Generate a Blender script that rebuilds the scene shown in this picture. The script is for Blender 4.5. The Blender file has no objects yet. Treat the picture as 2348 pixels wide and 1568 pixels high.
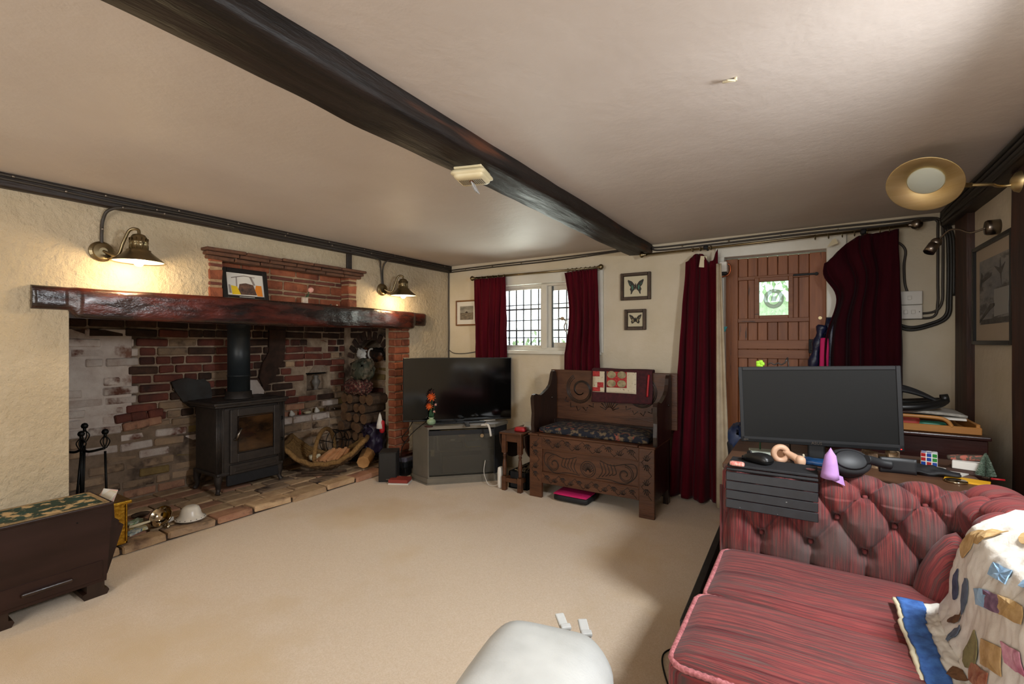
import bpy, bmesh, math, random
from mathutils import Vector, Matrix, noise, Euler
R = random.Random(7)
PI = math.pi
scene = bpy.context.scene
COL = scene.collection
# ---------------------------------------------------------------- camera
YAW = math.radians(32.2)
F = 1080.0
cam_d = bpy.data.cameras.new('camera'); cam = bpy.data.objects.new('camera', cam_d); COL.objects.link(cam)
cam_d.sensor_width = 36; cam_d.lens = F/2348*36; cam_d.clip_start = .02
cam.location = (0, 0, 1.30); cam.rotation_euler = (PI/2, 0, YAW)
scene.camera = cam
# ---------------------------------------------------------------- world, exposure, big lights
scene.view_settings.view_transform = 'Standard'
scene.view_settings.look = 'None'
scene.view_settings.gamma = 1
scene.view_settings.use_curve_mapping = False
scene.view_settings.exposure = 0.0
w = bpy.data.worlds.new('sky'); scene.world = w; w.use_nodes = True
bg = w.node_tree.nodes['Background']; bg.inputs[0].default_value = (.82, .91, 1, 1); bg.inputs[1].default_value = 3.2

def area(name, loc, target, sx, sy, power, color=(1, 1, 1), spread=180):
    l = bpy.data.lights.new(name, 'AREA'); l.shape = 'RECTANGLE'; l.size = sx; l.size_y = sy
    l.energy = power; l.color = color; l.spread = math.radians(spread)
    o = bpy.data.objects.new(name, l); COL.objects.link(o); o.location = loc
    d = Vector(target)-Vector(loc)
    o.rotation_euler = d.to_track_quat('-Z', 'Y').to_euler()
    return o
# daylight coming in by the room's windows: side window beside the sofa; plus a fill light added behind the camera
area('daylight_side_window', (.80, 1.45, 1.84), (-1.2, 1.75, .0), .34, .28, 39, (.93, .965, 1), 160)
area('rear_fill_light', (-1.0, -1.93, 1.5), (-1.2, 1.5, 1.2), 1.7, 1.0, 50, (1, .95, .88))
area('daylight_front_window', (-2.22, 4.33, 1.6), (-1.9, 2.5, 1.9), .9, .55, 30, (.93, 1, .90))

# ---------------------------------------------------------------- small maths
CY, SY = math.cos(YAW), math.sin(YAW)
def ray(px, py):
    a = (px-1174)/F; b = (784-py)/F
    return Vector((a*CY-SY, a*SY+CY, b))
def onY(px, py, Y): r = ray(px, py); t = Y/r.y; return Vector((r.x*t, Y, 1.3+r.z*t))
def onX(px, py, X): r = ray(px, py); t = X/r.x; return Vector((X, r.y*t, 1.3+r.z*t))
def onZ(px, py, Z): r = ray(px, py); t = (Z-1.3)/r.z; return Vector((r.x*t, r.y*t, Z))
def atd(px, py, d): r = ray(px, py); return Vector((r.x*d, r.y*d, 1.3+r.z*d))
def lerp(a, b, t): return a+(b-a)*t
def nz(x, y=0, z=0): return noise.noise(Vector((x, y, z)))
def interp(tab, x):
    if x <= tab[0][0]: return tab[0][1]
    for (a, va), (b, vb) in zip(tab, tab[1:]):
        if x <= b: return va+(vb-va)*(x-a)/(b-a)
    return tab[-1][1]
# ---------------------------------------------------------------- materials
def C(h):
    h = h.lstrip('#'); v = [int(h[i:i+2], 16)/255 for i in (0, 2, 4)]
    return tuple((c/12.92 if c <= .04045 else ((c+.055)/1.055)**2.4) for c in v)+(1,)
def M(name, c1, c2=None, rough=.6, metal=0, scale=8, stretch=(1, 1, 1), bump=0, bscale=None, detail=4, lo=.35, hi=.65,
      spec=.5, coat=0, sheen=0, c3=None, s3=2.0, lo3=.5, hi3=.62, rnd=0, emit=0, trans=0, alpha=1, rough2=None, bstretch=None):
    m = bpy.data.materials.new(name); m.use_nodes = True
    nt = m.node_tree; N = nt.nodes; L = nt.links
    b = N['Principled BSDF']; b.inputs['Roughness'].default_value = rough; b.inputs['Metallic'].default_value = metal
    b.inputs['Specular IOR Level'].default_value = spec
    if coat: b.inputs['Coat Weight'].default_value = coat; b.inputs['Coat Roughness'].default_value = .15
    if sheen: b.inputs['Sheen Weight'].default_value = sheen; b.inputs['Sheen Roughness'].default_value = .4
    if trans: b.inputs['Transmission Weight'].default_value = trans
    if alpha < 1: b.inputs['Alpha'].default_value = alpha
    if emit: b.inputs['Emission Color'].default_value = C(c1); b.inputs['Emission Strength'].default_value = emit
    b.inputs['Base Color'].default_value = C(c1)
    if not (c2 or bump or rnd): return m
    tc = N.new('ShaderNodeTexCoord'); oi = N.new('ShaderNodeObjectInfo')
    mul = N.new('ShaderNodeMath'); mul.operation = 'MULTIPLY'; mul.inputs[1].default_value = 37
    L.new(oi.outputs['Random'], mul.inputs[0])
    add = N.new('ShaderNodeVectorMath'); add.operation = 'ADD'
    L.new(tc.outputs['Object'], add.inputs[0]); L.new(mul.outputs[0], add.inputs[1])
    def noi(sc, st, det=detail):
        mp = N.new('ShaderNodeMapping'); mp.inputs['Scale'].default_value = st; L.new(add.outputs[0], mp.inputs[0])
        n = N.new('ShaderNodeTexNoise'); n.inputs['Scale'].default_value = sc; n.inputs['Detail'].default_value = det
        n.inputs['Roughness'].default_value = .6; L.new(mp.outputs[0], n.inputs['Vector']); return n
    col = None
    if c2:
        n = noi(scale, stretch); r = N.new('ShaderNodeMapRange'); r.inputs[1].default_value = lo; r.inputs[2].default_value = hi
        L.new(n.outputs['Fac'], r.inputs[0])
        mx = N.new('ShaderNodeMix'); mx.data_type = 'RGBA'; mx.inputs[6].default_value = C(c1); mx.inputs[7].default_value = C(c2)
        L.new(r.outputs[0], mx.inputs[0]); col = mx.outputs[2]
        if rough2 is not None:
            rr = N.new('ShaderNodeMapRange'); rr.inputs[3].default_value = rough; rr.inputs[4].default_value = rough2
            L.new(r.outputs[0], rr.inputs[0]); L.new(rr.outputs[0], b.inputs['Roughness'])
        if c3:
            n3 = noi(s3, stretch); r3 = N.new('ShaderNodeMapRange'); r3.inputs[1].default_value = lo3; r3.inputs[2].default_value = hi3
            L.new(n3.outputs['Fac'], r3.inputs[0])
            m3 = N.new('ShaderNodeMix'); m3.data_type = 'RGBA'; L.new(col, m3.inputs[6]); m3.inputs[7].default_value = C(c3)
            L.new(r3.outputs[0], m3.inputs[0]); col = m3.outputs[2]
    if rnd:
        hv = N.new('ShaderNodeHueSaturation'); rr = N.new('ShaderNodeMapRange'); rr.inputs[3].default_value = 1-rnd; rr.inputs[4].default_value = 1+rnd
        L.new(oi.outputs['Random'], rr.inputs[0]); L.new(rr.outputs[0], hv.inputs['Value'])
        if col: L.new(col, hv.inputs['Color'])
        else: hv.inputs['Color'].default_value = C(c1)
        col = hv.outputs[0]
    if col:
        L.new(col, b.inputs['Base Color'])
    if bump:
        n = noi(bscale or scale*4, bstretch or stretch, 5); bp = N.new('ShaderNodeBump'); bp.inputs['Strength'].default_value = .8
        bp.inputs['Distance'].default_value = bump; L.new(n.outputs['Fac'], bp.inputs['Height']); L.new(bp.outputs[0], b.inputs['Normal'])
    return m
def stripes(name, axis, cols, freq, rough=.85, wear=None, bump=.0015, wob=.02):
    """woven striped cloth: the colour changes along one axis of the object only"""
    m = bpy.data.materials.new(name); m.use_nodes = True; nt = m.node_tree; N = nt.nodes; L = nt.links; b = N['Principled BSDF']
    b.inputs['Roughness'].default_value = rough; b.inputs['Sheen Weight'].default_value = .08
    b.inputs['Specular IOR Level'].default_value = .25
    tc = N.new('ShaderNodeTexCoord'); mp = N.new('ShaderNodeMapping')
    s = [wob*50]*3; s[axis] = freq*.85; mp.inputs['Scale'].default_value = s; L.new(tc.outputs['Object'], mp.inputs[0])
    n = N.new('ShaderNodeTexNoise'); n.inputs['Scale'].default_value = 1; n.inputs['Detail'].default_value = 4; n.inputs['Roughness'].default_value = .75
    L.new(mp.outputs[0], n.inputs['Vector'])
    r = N.new('ShaderNodeValToRGB'); r.color_ramp.elements.remove(r.color_ramp.elements[1])
    for i, (p, c) in enumerate(cols):
        e = r.color_ramp.elements[0] if i == 0 else r.color_ramp.elements.new(p)
        e.position = p; e.color = C(c)
    L.new(n.outputs['Fac'], r.inputs[0]); col = r.outputs[0]
    if wear:
        n2 = N.new('ShaderNodeTexNoise'); n2.inputs['Scale'].default_value = wear[1]; n2.inputs['Detail'].default_value = 3; L.new(tc.outputs['Object'], n2.inputs['Vector'])
        rr = N.new('ShaderNodeMapRange'); rr.inputs[1].default_value = wear[2]; rr.inputs[2].default_value = wear[3]; rr.inputs[4].default_value = wear[4]
        L.new(n2.outputs['Fac'], rr.inputs[0])
        mx = N.new('ShaderNodeMix'); mx.data_type = 'RGBA'; L.new(col, mx.inputs[6]); mx.inputs[7].default_value = C(wear[0]); L.new(rr.outputs[0], mx.inputs[0]); col = mx.outputs[2]
    L.new(col, b.inputs['Base Color'])
    nb = N.new('ShaderNodeTexNoise'); nb.inputs['Scale'].default_value = 350; L.new(tc.outputs['Object'], nb.inputs['Vector'])
    bp = N.new('ShaderNodeBump'); bp.inputs['Strength'].default_value = .35; bp.inputs['Distance'].default_value = bump
    L.new(nb.outputs['Fac'], bp.inputs['Height']); L.new(bp.outputs[0], b.inputs['Normal'])
    return m
def glass(name, tint='#ffffff', rough=0.0):
    """thin window glass: mostly clear, with a real reflection"""
    m = bpy.data.materials.new(name); m.use_nodes = True; nt = m.node_tree; N = nt.nodes; L = nt.links
    N.remove(N['Principled BSDF']); t = N.new('ShaderNodeBsdfTransparent'); t.inputs[0].default_value = C(tint)
    g = N.new('ShaderNodeBsdfGlossy'); g.inputs['Roughness'].default_value = rough+.03; f = N.new('ShaderNodeFresnel'); f.inputs[0].default_value = 1.45
    mx = N.new('ShaderNodeMixShader'); L.new(f.outputs[0], mx.inputs[0]); L.new(t.outputs[0], mx.inputs[1]); L.new(g.outputs[0], mx.inputs[2])
    L.new(mx.outputs[0], N['Material Output'].inputs[0]); return m

m_ceil = M('ceiling_paint', '#cec4bc', '#c5bab1', rough=.55, scale=1.6, bump=.004, bscale=9, lo=.3, hi=.7, spec=.35)
m_stipple = M('stippled_cream_plaster', '#c5b59a', '#b9a88b', rough=.85, scale=3, bump=.02, bscale=30)
m_plaster = M('cream_plaster', '#cfc3ae', '#c6b99f', rough=.85, scale=2.5, bump=.006, bscale=14)
m_carpet = M('beige_carpet', '#e2cfb9', '#d6c0a4', rough=.98, scale=160, bump=.004, bscale=260, spec=.1, sheen=.2, c3='#d3b994', s3=1.1, lo3=.5, hi3=.7)
m_blackwood = M('old_black_timber', '#130f0d', '#251a14', rough=.45, rough2=.65, spec=.32, scale=6, stretch=(4, .4, 4), bump=.010, bscale=8, bstretch=(3, .5, 3), c3='#5e341d', s3=1.5, lo3=.57, hi3=.68)
m_edgewood = M('black_wall_timber', '#1d1611', '#2c1d14', rough=.5, scale=6, stretch=(3, .6, 3), bump=.006, bscale=12)
m_mantel = M('polished_oxblood_oak', '#1d100e', '#5a1d0e', rough=.25, rough2=.38, scale=3.0, stretch=(2, 1.0, 4.5), lo=.42, hi=.72, bump=.012, bscale=7, bstretch=(1.5, .8, 2), c3='#140e0f', s3=2.2, lo3=.48, hi3=.62, coat=.2, detail=7)
m_postwood = M('dark_brown_post', '#2a1710', '#4a2a1c', rough=.6, scale=7, stretch=(3, 3, .35), bump=.006, bscale=9)
m_mortar = M('pale_mortar', '#b5a089', '#8c7762', rough=.95, scale=9, bump=.008, bscale=40, c3='#44362b', s3=2.2, lo3=.5, hi3=.66)
m_mortar_n = M('sandy_mortar', '#a58b6d', '#8d7257', rough=.95, scale=20, bump=.004, bscale=80)
m_b_red = M('red_brick', '#63342a', '#7a4232', rough=.85, scale=14, bump=.006, bscale=50, rnd=.3, c3='#2a1c17', s3=3.5, lo3=.5, hi3=.68)
m_b_orange = M('orange_brick', '#7a4029', '#925336', rough=.85, scale=16, bump=.005, bscale=60, rnd=.22, c3='#5b2c1c', s3=6, lo3=.55, hi3=.7)
m_b_old = M('old_buff_brick', '#957d67', '#ab8f71', rough=.9, scale=12, bump=.010, bscale=38, rnd=.28, c3='#3d2c22', s3=5, lo3=.53, hi3=.66)
m_b_white = M('whitewashed_brick', '#d3c7bd', '#bba89b', rough=.9, scale=10, bump=.012, bscale=34, rnd=.12, c3='#6b4233', s3=5, lo3=.56, hi3=.66)
m_b_soot = M('sooty_brick', '#33251d', '#4c3428', rough=.95, scale=12, bump=.006, bscale=40, rnd=.3)
m_b_yellow = M('yellow_stock_brick', '#8a7444', '#76603a', rough=.9, scale=14, bump=.008, bscale=40, rnd=.15)
m_b_pave = M('worn_hearth_brick', '#a98a6b', '#c0a37f', rough=.85, scale=13, bump=.009, bscale=45, rnd=.2, c3='#6b5140', s3=6, lo3=.56, hi3=.72)
m_b_pave2 = M('worn_pink_hearth_brick', '#a3735b', '#b58a6c', rough=.85, scale=13, bump=.009, bscale=45, rnd=.15, c3='#5b4436', s3=6, lo3=.55, hi3=.68)
m_joint = M('dirty_joint', '#4a3b2e', '#332820', rough=.98, scale=20, bump=.006)
m_iron = M('grey_cast_iron', '#3b342f', '#2f2a27', rough=.5, scale=20, metal=.35, bump=.0012, bscale=160)
m_flue = M('flue_grey_paint', '#2d3234', '#22272a', rough=.45, scale=5, metal=.2)
m_black = M('black_plastic', '#121212', rough=.4)
m_blackm = M('matt_black', '#1a1a1d', '#131315', rough=.7, scale=30)
m_bmetal = M('black_iron', '#0e0e0e', rough=.45, metal=.6)
m_brassy = M('antique_brass', '#8e8062', '#7b6d52', rough=.3, metal=1, scale=6)
m_brass = M('brushed_brass', '#f0dba8', '#e6cd92', rough=.45, metal=1, scale=4, stretch=(1, 1, 12))
m_emboss = M('embossed_brass', '#b98f33', '#8f6a20', rough=.32, metal=1, scale=50, bump=.006, bscale=55)
m_nickel = M('satin_nickel', '#8d8378', '#7c7268', rough=.3, metal=1, scale=6)
m_silver = M('polished_silver', '#b8aa92', rough=.12, metal=1)
m_white = M('white_plastic', '#d9d4cb', rough=.45)
m_offwhite = M('ivory_plastic', '#d8cba8', '#cfc099', rough=.45, scale=4)
m_wpaint = M('white_gloss_paint', '#d8d6cc', '#cfcbbd', rough=.35, scale=4, bump=.001)
m_cable = M('grey_brown_cable', '#3a332c', rough=.5)
m_cabled = M('dark_cable', '#26231f', rough=.5)
m_curt = M('crimson_velvet', '#520b17', '#400913', rough=.85, scale=5, stretch=(3, 3, .4), sheen=.06, spec=.08, bump=.0015, bscale=60)
m_curt2 = M('maroon_velvet', '#360812', '#2a060e', rough=.85, scale=5, stretch=(3, 3, .4), sheen=.05, spec=.08, bump=.0015, bscale=60)
m_lining = M('cream_curtain_lining', '#b7a88f', '#a3937b', rough=.9, scale=6)
m_oak = M('carved_brown_oak', '#432616', '#59351e', rough=.35, rough2=.48, scale=6, stretch=(.6, 4, 5), bump=.002, bscale=22)
m_oakd = M('dark_stained_oak', '#1f130e', '#2e1b12', rough=.3, rough2=.42, scale=6, stretch=(2, 2, .6), bump=.0015)
m_oakcarve = M('carving_groove', '#150c08', rough=.6)
m_mahog = M('dark_mahogany', '#260f0d', '#341613', rough=.3, scale=5, stretch=(.5, 3, 4), bump=.001)
m_walnut = M('brown_walnut_veneer', '#1f0f0c', '#2c1712', rough=.3, rough2=.42, scale=3, stretch=(2, .6, 3), spec=.35)
m_pine = M('stained_pine_board', '#7a4420', '#8d532a', rough=.5, scale=5, stretch=(5, 5, .5), bump=.002, bscale=15, c3='#331a0e', s3=6, lo3=.64, hi3=.7, rnd=.13)
m_pineh = M('stained_pine_rail', '#84502c', '#764322', rough=.5, scale=5, stretch=(.5, 5, 5), bump=.002, c3='#3a1f12', s3=7, lo3=.63, hi3=.7, rnd=.08)
m_deskwood = M('brown_desk_top', '#4b3122', '#5d3f2b', rough=.45, scale=4, stretch=(.6, 4, 4))
m_traywood = M('honey_beech', '#a06a31', '#b07a3d', rough=.45, scale=5, stretch=(.6, 4, 4))
m_wicker = M('woven_seagrass', '#8a693b', '#6b4d28', rough=.9, scale=60, bump=.003, bscale=160)
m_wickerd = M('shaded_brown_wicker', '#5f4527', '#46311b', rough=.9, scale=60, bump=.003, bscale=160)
m_kindle = M('split_pine_kindling', '#d09a6c', '#c08757', rough=.8, scale=10, stretch=(1, 1, 5))
m_bark = M('log_bark', '#3d2d20', '#5a4431', rough=.95, scale=20, bump=.008, bscale=40)
m_logend = M('cut_log_end', '#6e5034', '#5a3f29', rough=.9, scale=20)
m_tvscreen = M('television_glass', '#060606', rough=.09, spec=.6)
m_monscreen = M('matte_display_panel', '#0e0f0f', rough=.5, spec=.25)
m_monbez = M('charcoal_plastic', '#1f2022', rough=.5, spec=.35)
m_standgrey = M('grey_veneer', '#7d776b', '#6f695e', rough=.35, scale=4, metal=.2)
m_smoke = glass('smoked_glass', '#c4c2ba')
_n = m_smoke.node_tree; _d = _n.nodes.new('ShaderNodeBsdfDiffuse'); _d.inputs[0].default_value = C('#8b8880'); _m = _n.nodes.new('ShaderNodeMixShader'); _m.inputs[0].default_value = .17
_s = _n.nodes['Material Output'].inputs[0].links[0].from_socket; _n.links.new(_s, _m.inputs[1]); _n.links.new(_d.outputs[0], _m.inputs[2]); _n.links.new(_m.outputs[0], _n.nodes['Material Output'].inputs[0])
m_paper = M('white_paper', '#d3cfc6', rough=.8)
m_red = M('bright_red_card', '#a3141d', rough=.5)
m_cream = M('cream_card', '#cfc4a6', rough=.8)
m_framegold = M('gilt_wood_frame', '#6a4423', '#83582f', rough=.4, scale=15)
m_framedark = M('bronze_brown_frame', '#372a1f', '#4a3829', rough=.4, scale=30, metal=.2)
m_frameblack = M('black_frame', '#131213', rough=.35)
m_glass = glass('window_glass')
m_lead = M('lead_came', '#53585a', rough=.5, metal=.3)
m_leather = M('pale_grey_leather', '#c8c9c6', '#b9bab5', rough=.42, scale=3, bump=.0015, bscale=120, lo=.4, hi=.7, c3='#d3d4d0')
m_teal = M('teal_plastic', '#3f9fa3', rough=.5)
m_pink = M('hot_pink_cloth', '#c3145f', rough=.8)
m_navy = M('navy_quilted_nylon', '#11152c', '#1b2242', rough=.35, scale=14, bump=.003)
m_blue = M('blue_wrapper', '#1a4d80', '#0f2c4d', rough=.3, scale=14)
m_denim = M('blue_denim', '#3f6cb0', '#2d5290', rough=.9, scale=40, bump=.001)
m_lilac = M('lilac_felt', '#b58cc4', '#a57cb4', rough=.8, scale=10)
m_tan = M('pale_tan_plastic', '#d0a789', rough=.5)
m_birch = M('birch_bark', '#b39878', '#8a6e50', rough=.9, scale=25, bump=.003, c3='#5f4a36', s3=12)
m_green = M('dark_leaf_green', '#1f4a2a', rough=.6)
m_lime = M('lime_green_petal', '#9bd22e', rough=.6)
m_orange = M('orange_petal', '#e0651a', '#c8460f', rough=.6, scale=30)
m_maroon = M('deep_maroon_petal', '#3d0f0c', rough=.7)
m_celadon = M('celadon_glaze', '#7f9d7d', '#a3b08a', rough=.2, scale=9)
m_pinkp = M('pale_pink_petal', '#d9a094', rough=.6)
m_yellow = M('yellow_card', '#d8a01a', rough=.6)
SOFA = [(0, '#200b0d'), (.36, '#3f1518'), (.41, '#642426'), (.45, '#463835'), (.48, '#702c2e'), (.52, '#82403b'), (.56, '#552427'), (.60, '#5a4843'), (.64, '#743233'), (.70, '#3c1517')]
m_sofaY = stripes('striped_red_chenille_across', 1, SOFA, 55, wear=('#86393a', 3, .45, .7, .3))
m_sofaX = stripes('striped_red_chenille_upright', 0, SOFA, 60, wear=('#544a47', 2.6, .50, .64, .8))
m_piping = M('rope_piping', '#b97375', '#8a4a4c', rough=.85, scale=120)

# ---------------------------------------------------------------- geometry helpers
def BM(): return bmesh.new()
def _tf(verts, mtx):
    for v in verts: v.co = mtx @ v.co
def rot(rx=0, ry=0, rz=0): return Euler((rx, ry, rz)).to_matrix().to_4x4()
def box(bm, c, s, r=None, bev=0, seg=1, mi=0):
    g = bmesh.ops.create_cube(bm, size=1); vs = g['verts']
    for v in vs: v.co = Vector((v.co.x*s[0], v.co.y*s[1], v.co.z*s[2]))
    fs = list({f for v in vs for f in v.link_faces})
    if bev:
        es = list({e for v in vs for e in v.link_edges})
        q = bmesh.ops.bevel(bm, geom=es, offset=bev, segments=seg, affect='EDGES', profile=.5)
        fs = list(set(q['faces']) | {f for f in fs if f.is_valid}); vs = list({v for f in fs for v in f.verts})
    mt = Matrix.Translation(Vector(c)) @ (r if r is not None else Matrix())
    _tf(vs, mt)
    for f in fs:
        if f.is_valid: f.material_index = mi
    return vs
def bx(bm, x0, x1, y0, y1, z0, z1, bev=0, mi=0, seg=1):
    return box(bm, ((x0+x1)/2, (y0+y1)/2, (z0+z1)/2), (abs(x1-x0), abs(y1-y0), abs(z1-z0)), None, bev, seg, mi)
def tube(bm, pts, r, n=8, closed=False, cap=True, mi=0, smooth=True):
    pts = [Vector(p) for p in pts]; rings = []; m = len(pts)
    up = None
    for i, p in enumerate(pts):
        if closed: t = pts[(i+1) % m]-pts[i-1]
        else: t = pts[min(i+1, m-1)]-pts[max(i-1, 0)]
        t.normalize()
        if up is None:
            up = Vector((0, 0, 1)) if abs(t.z) < .9 else Vector((1, 0, 0))
        a = t.cross(up)
        if a.length < 1e-4: a = t.cross(Vector((1, .3, 0)))
        a.normalize(); b = a.cross(t).normalized(); up = b
        rr = r[i] if isinstance(r, (list, tuple)) else r
        rings.append([bm.verts.new(p+(a*math.cos(2*PI*k/n)+b*math.sin(2*PI*k/n))*rr) for k in range(n)])
    for i in range(m if closed else m-1):
        A, B = rings[i], rings[(i+1) % m]
        for k in range(n):
            f = bm.faces.new((A[k], A[(k+1) % n], B[(k+1) % n], B[k])); f.material_index = mi; f.smooth = smooth
    if cap and not closed:
        for q in (rings[0], rings[-1][::-1]):
            try: f = bm.faces.new(q[::-1]); f.material_index = mi
            except ValueError: pass
def cyl(bm, p0, p1, r0, r1=None, n=20, mi=0): tube(bm, [p0, p1], [r0, r0 if r1 is None else r1], n, mi=mi)
def spline(pts, k=6, closed=False):
    P = [Vector(p) for p in pts]; out = []; m = len(P)
    for i in range(m if closed else m-1):
        a, b, c, d = (P[i-1] if closed or i > 0 else P[0]), P[i], P[(i+1) % m], (P[(i+2) % m] if closed or i+2 < m else P[-1])
        for j in range(k):
            t = j/k; out.append(.5*((2*b)+(c-a)*t+(2*a-5*b+4*c-d)*t*t+(3*b-a-3*c+d)*t*t*t))
    if not closed: out.append(P[-1])
    return out
def lathe(bm, prof, c=(0, 0, 0), n=24, mt=None, mi=0, sx=1, sy=1, smooth=True):
    """profile of (radius, height) turned about z, then moved by mt and c"""
    T = Matrix.Translation(Vector(c)) @ (mt if mt is not None else Matrix()); rings = []
    for r_, z in prof:
        if r_ < 1e-5: rings.append([bm.verts.new(T @ Vector((0, 0, z)))])
        else: rings.append([bm.verts.new(T @ Vector((r_*sx*math.cos(2*PI*k/n), r_*sy*math.sin(2*PI*k/n), z))) for k in range(n)])
    for A, B in zip(rings, rings[1:]):
        for k in range(n):
            if len(A) == 1 and len(B) == 1: continue
            if len(A) == 1: q = (A[0], B[k], B[(k+1) % n])
            elif len(B) == 1: q = (A[k], A[(k+1) % n], B[0])
            else: q = (A[k], A[(k+1) % n], B[(k+1) % n], B[k])
            f = bm.faces.new(q); f.material_index = mi; f.smooth = smooth
    for q in (rings[0][::-1], rings[-1]):
        if len(q) > 2:
            f = bm.faces.new(q); f.material_index = mi
def prism(bm, poly, t, mt=None, mi=0, bev=0):
    """a flat outline (x, y) thickened by t in z, moved by mt"""
    T = mt if mt is not None else Matrix()
    a = [bm.verts.new(T @ Vector((x, y, 0))) for x, y in poly]; b = [bm.verts.new(T @ Vector((x, y, t))) for x, y in poly]
    fs = [bm.faces.new(a[::-1]), bm.faces.new(b)]; n = len(poly)
    for i in range(n): fs.append(bm.faces.new((a[i], a[(i+1) % n], b[(i+1) % n], b[i])))
    for f in fs: f.material_index = mi
    if bev:
        es = [e for e in fs[1].edges]
        bmesh.ops.bevel(bm, geom=es, offset=bev, segments=2, affect='EDGES')
def grid(bm, nu, nv, fn, mi=0, closeu=False, smooth=True):
    V = [[bm.verts.new(fn(i/nu, j/nv)) for j in range(nv+1)] for i in range(nu if closeu else nu+1)]
    for i in range(nu):
        for j in range(nv):
            A = V[i]; B = V[(i+1) % len(V)]
            f = bm.faces.new((A[j], B[j], B[j+1], A[j+1])); f.material_index = mi; f.smooth = smooth
    return V
def softbox(bm, c, s, r, n=8, fn=None, rr=None, mi=0):
    """rounded box of n x n patches a side; fn displaces each vertex (local coords scaled to -1..1)"""
    D = {}; vs = []; fs = []; m_ = n+1
    def gv(i, j, k):
        if (i, j, k) not in D: D[i, j, k] = bm.verts.new((2*i/m_-1, 2*j/m_-1, 2*k/m_-1)); vs.append(D[i, j, k])
        return D[i, j, k]
    for a_ in range(3):
        for e_ in (0, m_):
            for i in range(m_):
                for j in range(m_):
                    q = []
                    for (p_, r_) in ((i, j), (i+1, j), (i+1, j+1), (i, j+1)):
                        t = [0, 0, 0]; t[a_] = e_; t[(a_+1) % 3] = p_; t[(a_+2) % 3] = r_; q.append(gv(*t))
                    fs.append(bm.faces.new(q if e_ else q[::-1]))
    T = Matrix.Translation(Vector(c)) @ (rr if rr is not None else Matrix()); h = [s[0]/2, s[1]/2, s[2]/2]
    for v in vs:
        p = Vector((v.co.x*h[0], v.co.y*h[1], v.co.z*h[2])); u = v.co.copy()
        q = Vector([max(-(h[i]-r), min(h[i]-r, p[i])) for i in range(3)]); d = p-q
        if d.length > 1e-9: p = q+d.normalized()*r
        if fn: p = p+fn(u, p)
        v.co = T @ p
    for f in fs: f.smooth = True; f.material_index = mi
    return vs
W = {}
def link(name, data, parent, c):
    o = bpy.data.objects.new(name, data); COL.objects.link(o)
    T = Matrix.Translation(c); o.location = c
    if parent is not None: o.parent = parent; o.matrix_parent_inverse = W[parent.name].inverted()
    W[o.name] = T
    return o
def thing(name, label, cat, loc, group=None, kind=None):
    o = bpy.data.objects.new(name, None); COL.objects.link(o); o.location = loc; o.empty_display_size = .05
    W[o.name] = Matrix.Translation(Vector(loc))
    if kind: o['kind'] = kind
    else:
        o['label'] = label; o['category'] = cat
        if group: o['group'] = group
    return o
def part(name, bm, mats, parent=None, label=None, smooth=None, solid=0):
    """one mesh object out of a bmesh in world coordinates; its origin goes to its own middle"""
    if smooth is not None:
        for f in bm.faces: f.smooth = smooth
    bmesh.ops.recalc_face_normals(bm, faces=bm.faces)
    lo = Vector([min(v.co[i] for v in bm.verts) for i in range(3)]); hi = Vector([max(v.co[i] for v in bm.verts) for i in range(3)])
    c = (lo+hi)/2
    if parent is None: c.z = lo.z
    bmesh.ops.translate(bm, verts=bm.verts, vec=-c)
    me = bpy.data.meshes.new(name); bm.to_mesh(me); bm.free()
    for m in (mats if isinstance(mats, (list, tuple)) else [mats]): me.materials.append(m)
    o = link(name, me, parent, c)
    if label: o['label'] = label
    if solid:
        s = o.modifiers.new('thickness', 'SOLIDIFY'); s.thickness = solid; s.offset = 0
    return o
def solo(name, bm, mats, label, cat, group=None, kind=None, **k):
    o = part(name, bm, mats, None, None, **k)
    if label: o['label'] = label
    if cat: o['category'] = cat
    if group: o['group'] = group
    if kind: o['kind'] = kind
    return o
def struct(name, bm, mats, **k): return solo(name, bm, mats, None, None, kind='structure', **k)
def P(fn):
    """run a builder on a new bmesh"""
    b = BM(); fn(b); return b
def text_bm(txt, size, depth=.0006):
    cu = bpy.data.curves.new('lettering', 'FONT'); cu.body = txt; cu.size = size; cu.extrude = depth; cu.align_x = 'CENTER'; cu.resolution_u = 2
    o = bpy.data.objects.new('lettering', cu); COL.objects.link(o)
    dg = bpy.context.evaluated_depsgraph_get(); me = bpy.data.meshes.new_from_object(o.evaluated_get(dg))
    b = BM(); b.from_mesh(me); bpy.data.objects.remove(o); return b
# ================================================================ room shell
XL, XR, YB, YR, H = -3.453, .82, 4.135, -2.0, 2.15
b = BM(); bx(b, -4.9, XR+.3, YR-.2, YB+.3, -.12, 0); struct('floor', b, m_carpet)
b = BM()
grid(b, 60, 60, lambda u, v: Vector((lerp(-3.8, XR+.2, u), lerp(YR-.1, YB+.15, v), H+.006*nz(u*5, v*5))), smooth=True)
bx(b, -3.85, XR+.3, YR-.2, YB+.3, H+.03, H+.15); struct('ceiling', b, m_ceil)
# left wall with the fireplace opening and the brick niche
OY0, OY1, ZM = .896, 3.52, 1.52
NY0, NY1, NZ = 1.66, 2.80, 1.89
b = BM()
bx(b, XL-.35, XL, YR-.2, OY0, 0, H+.05); bx(b, XL-.35, XL, OY0, NY0, ZM, H+.05)
bx(b, XL-.35, XL, NY1, OY1, ZM, H+.05); bx(b, XL-.35, XL, NY0, NY1, NZ, H+.05)
bx(b, XL-.35, XL-.16, NY0, NY1, ZM, NZ); bx(b, XL-.35, XL, OY1, YB+.3, 0, H+.05)
struct('wall_left', b, m_stipple)
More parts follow.
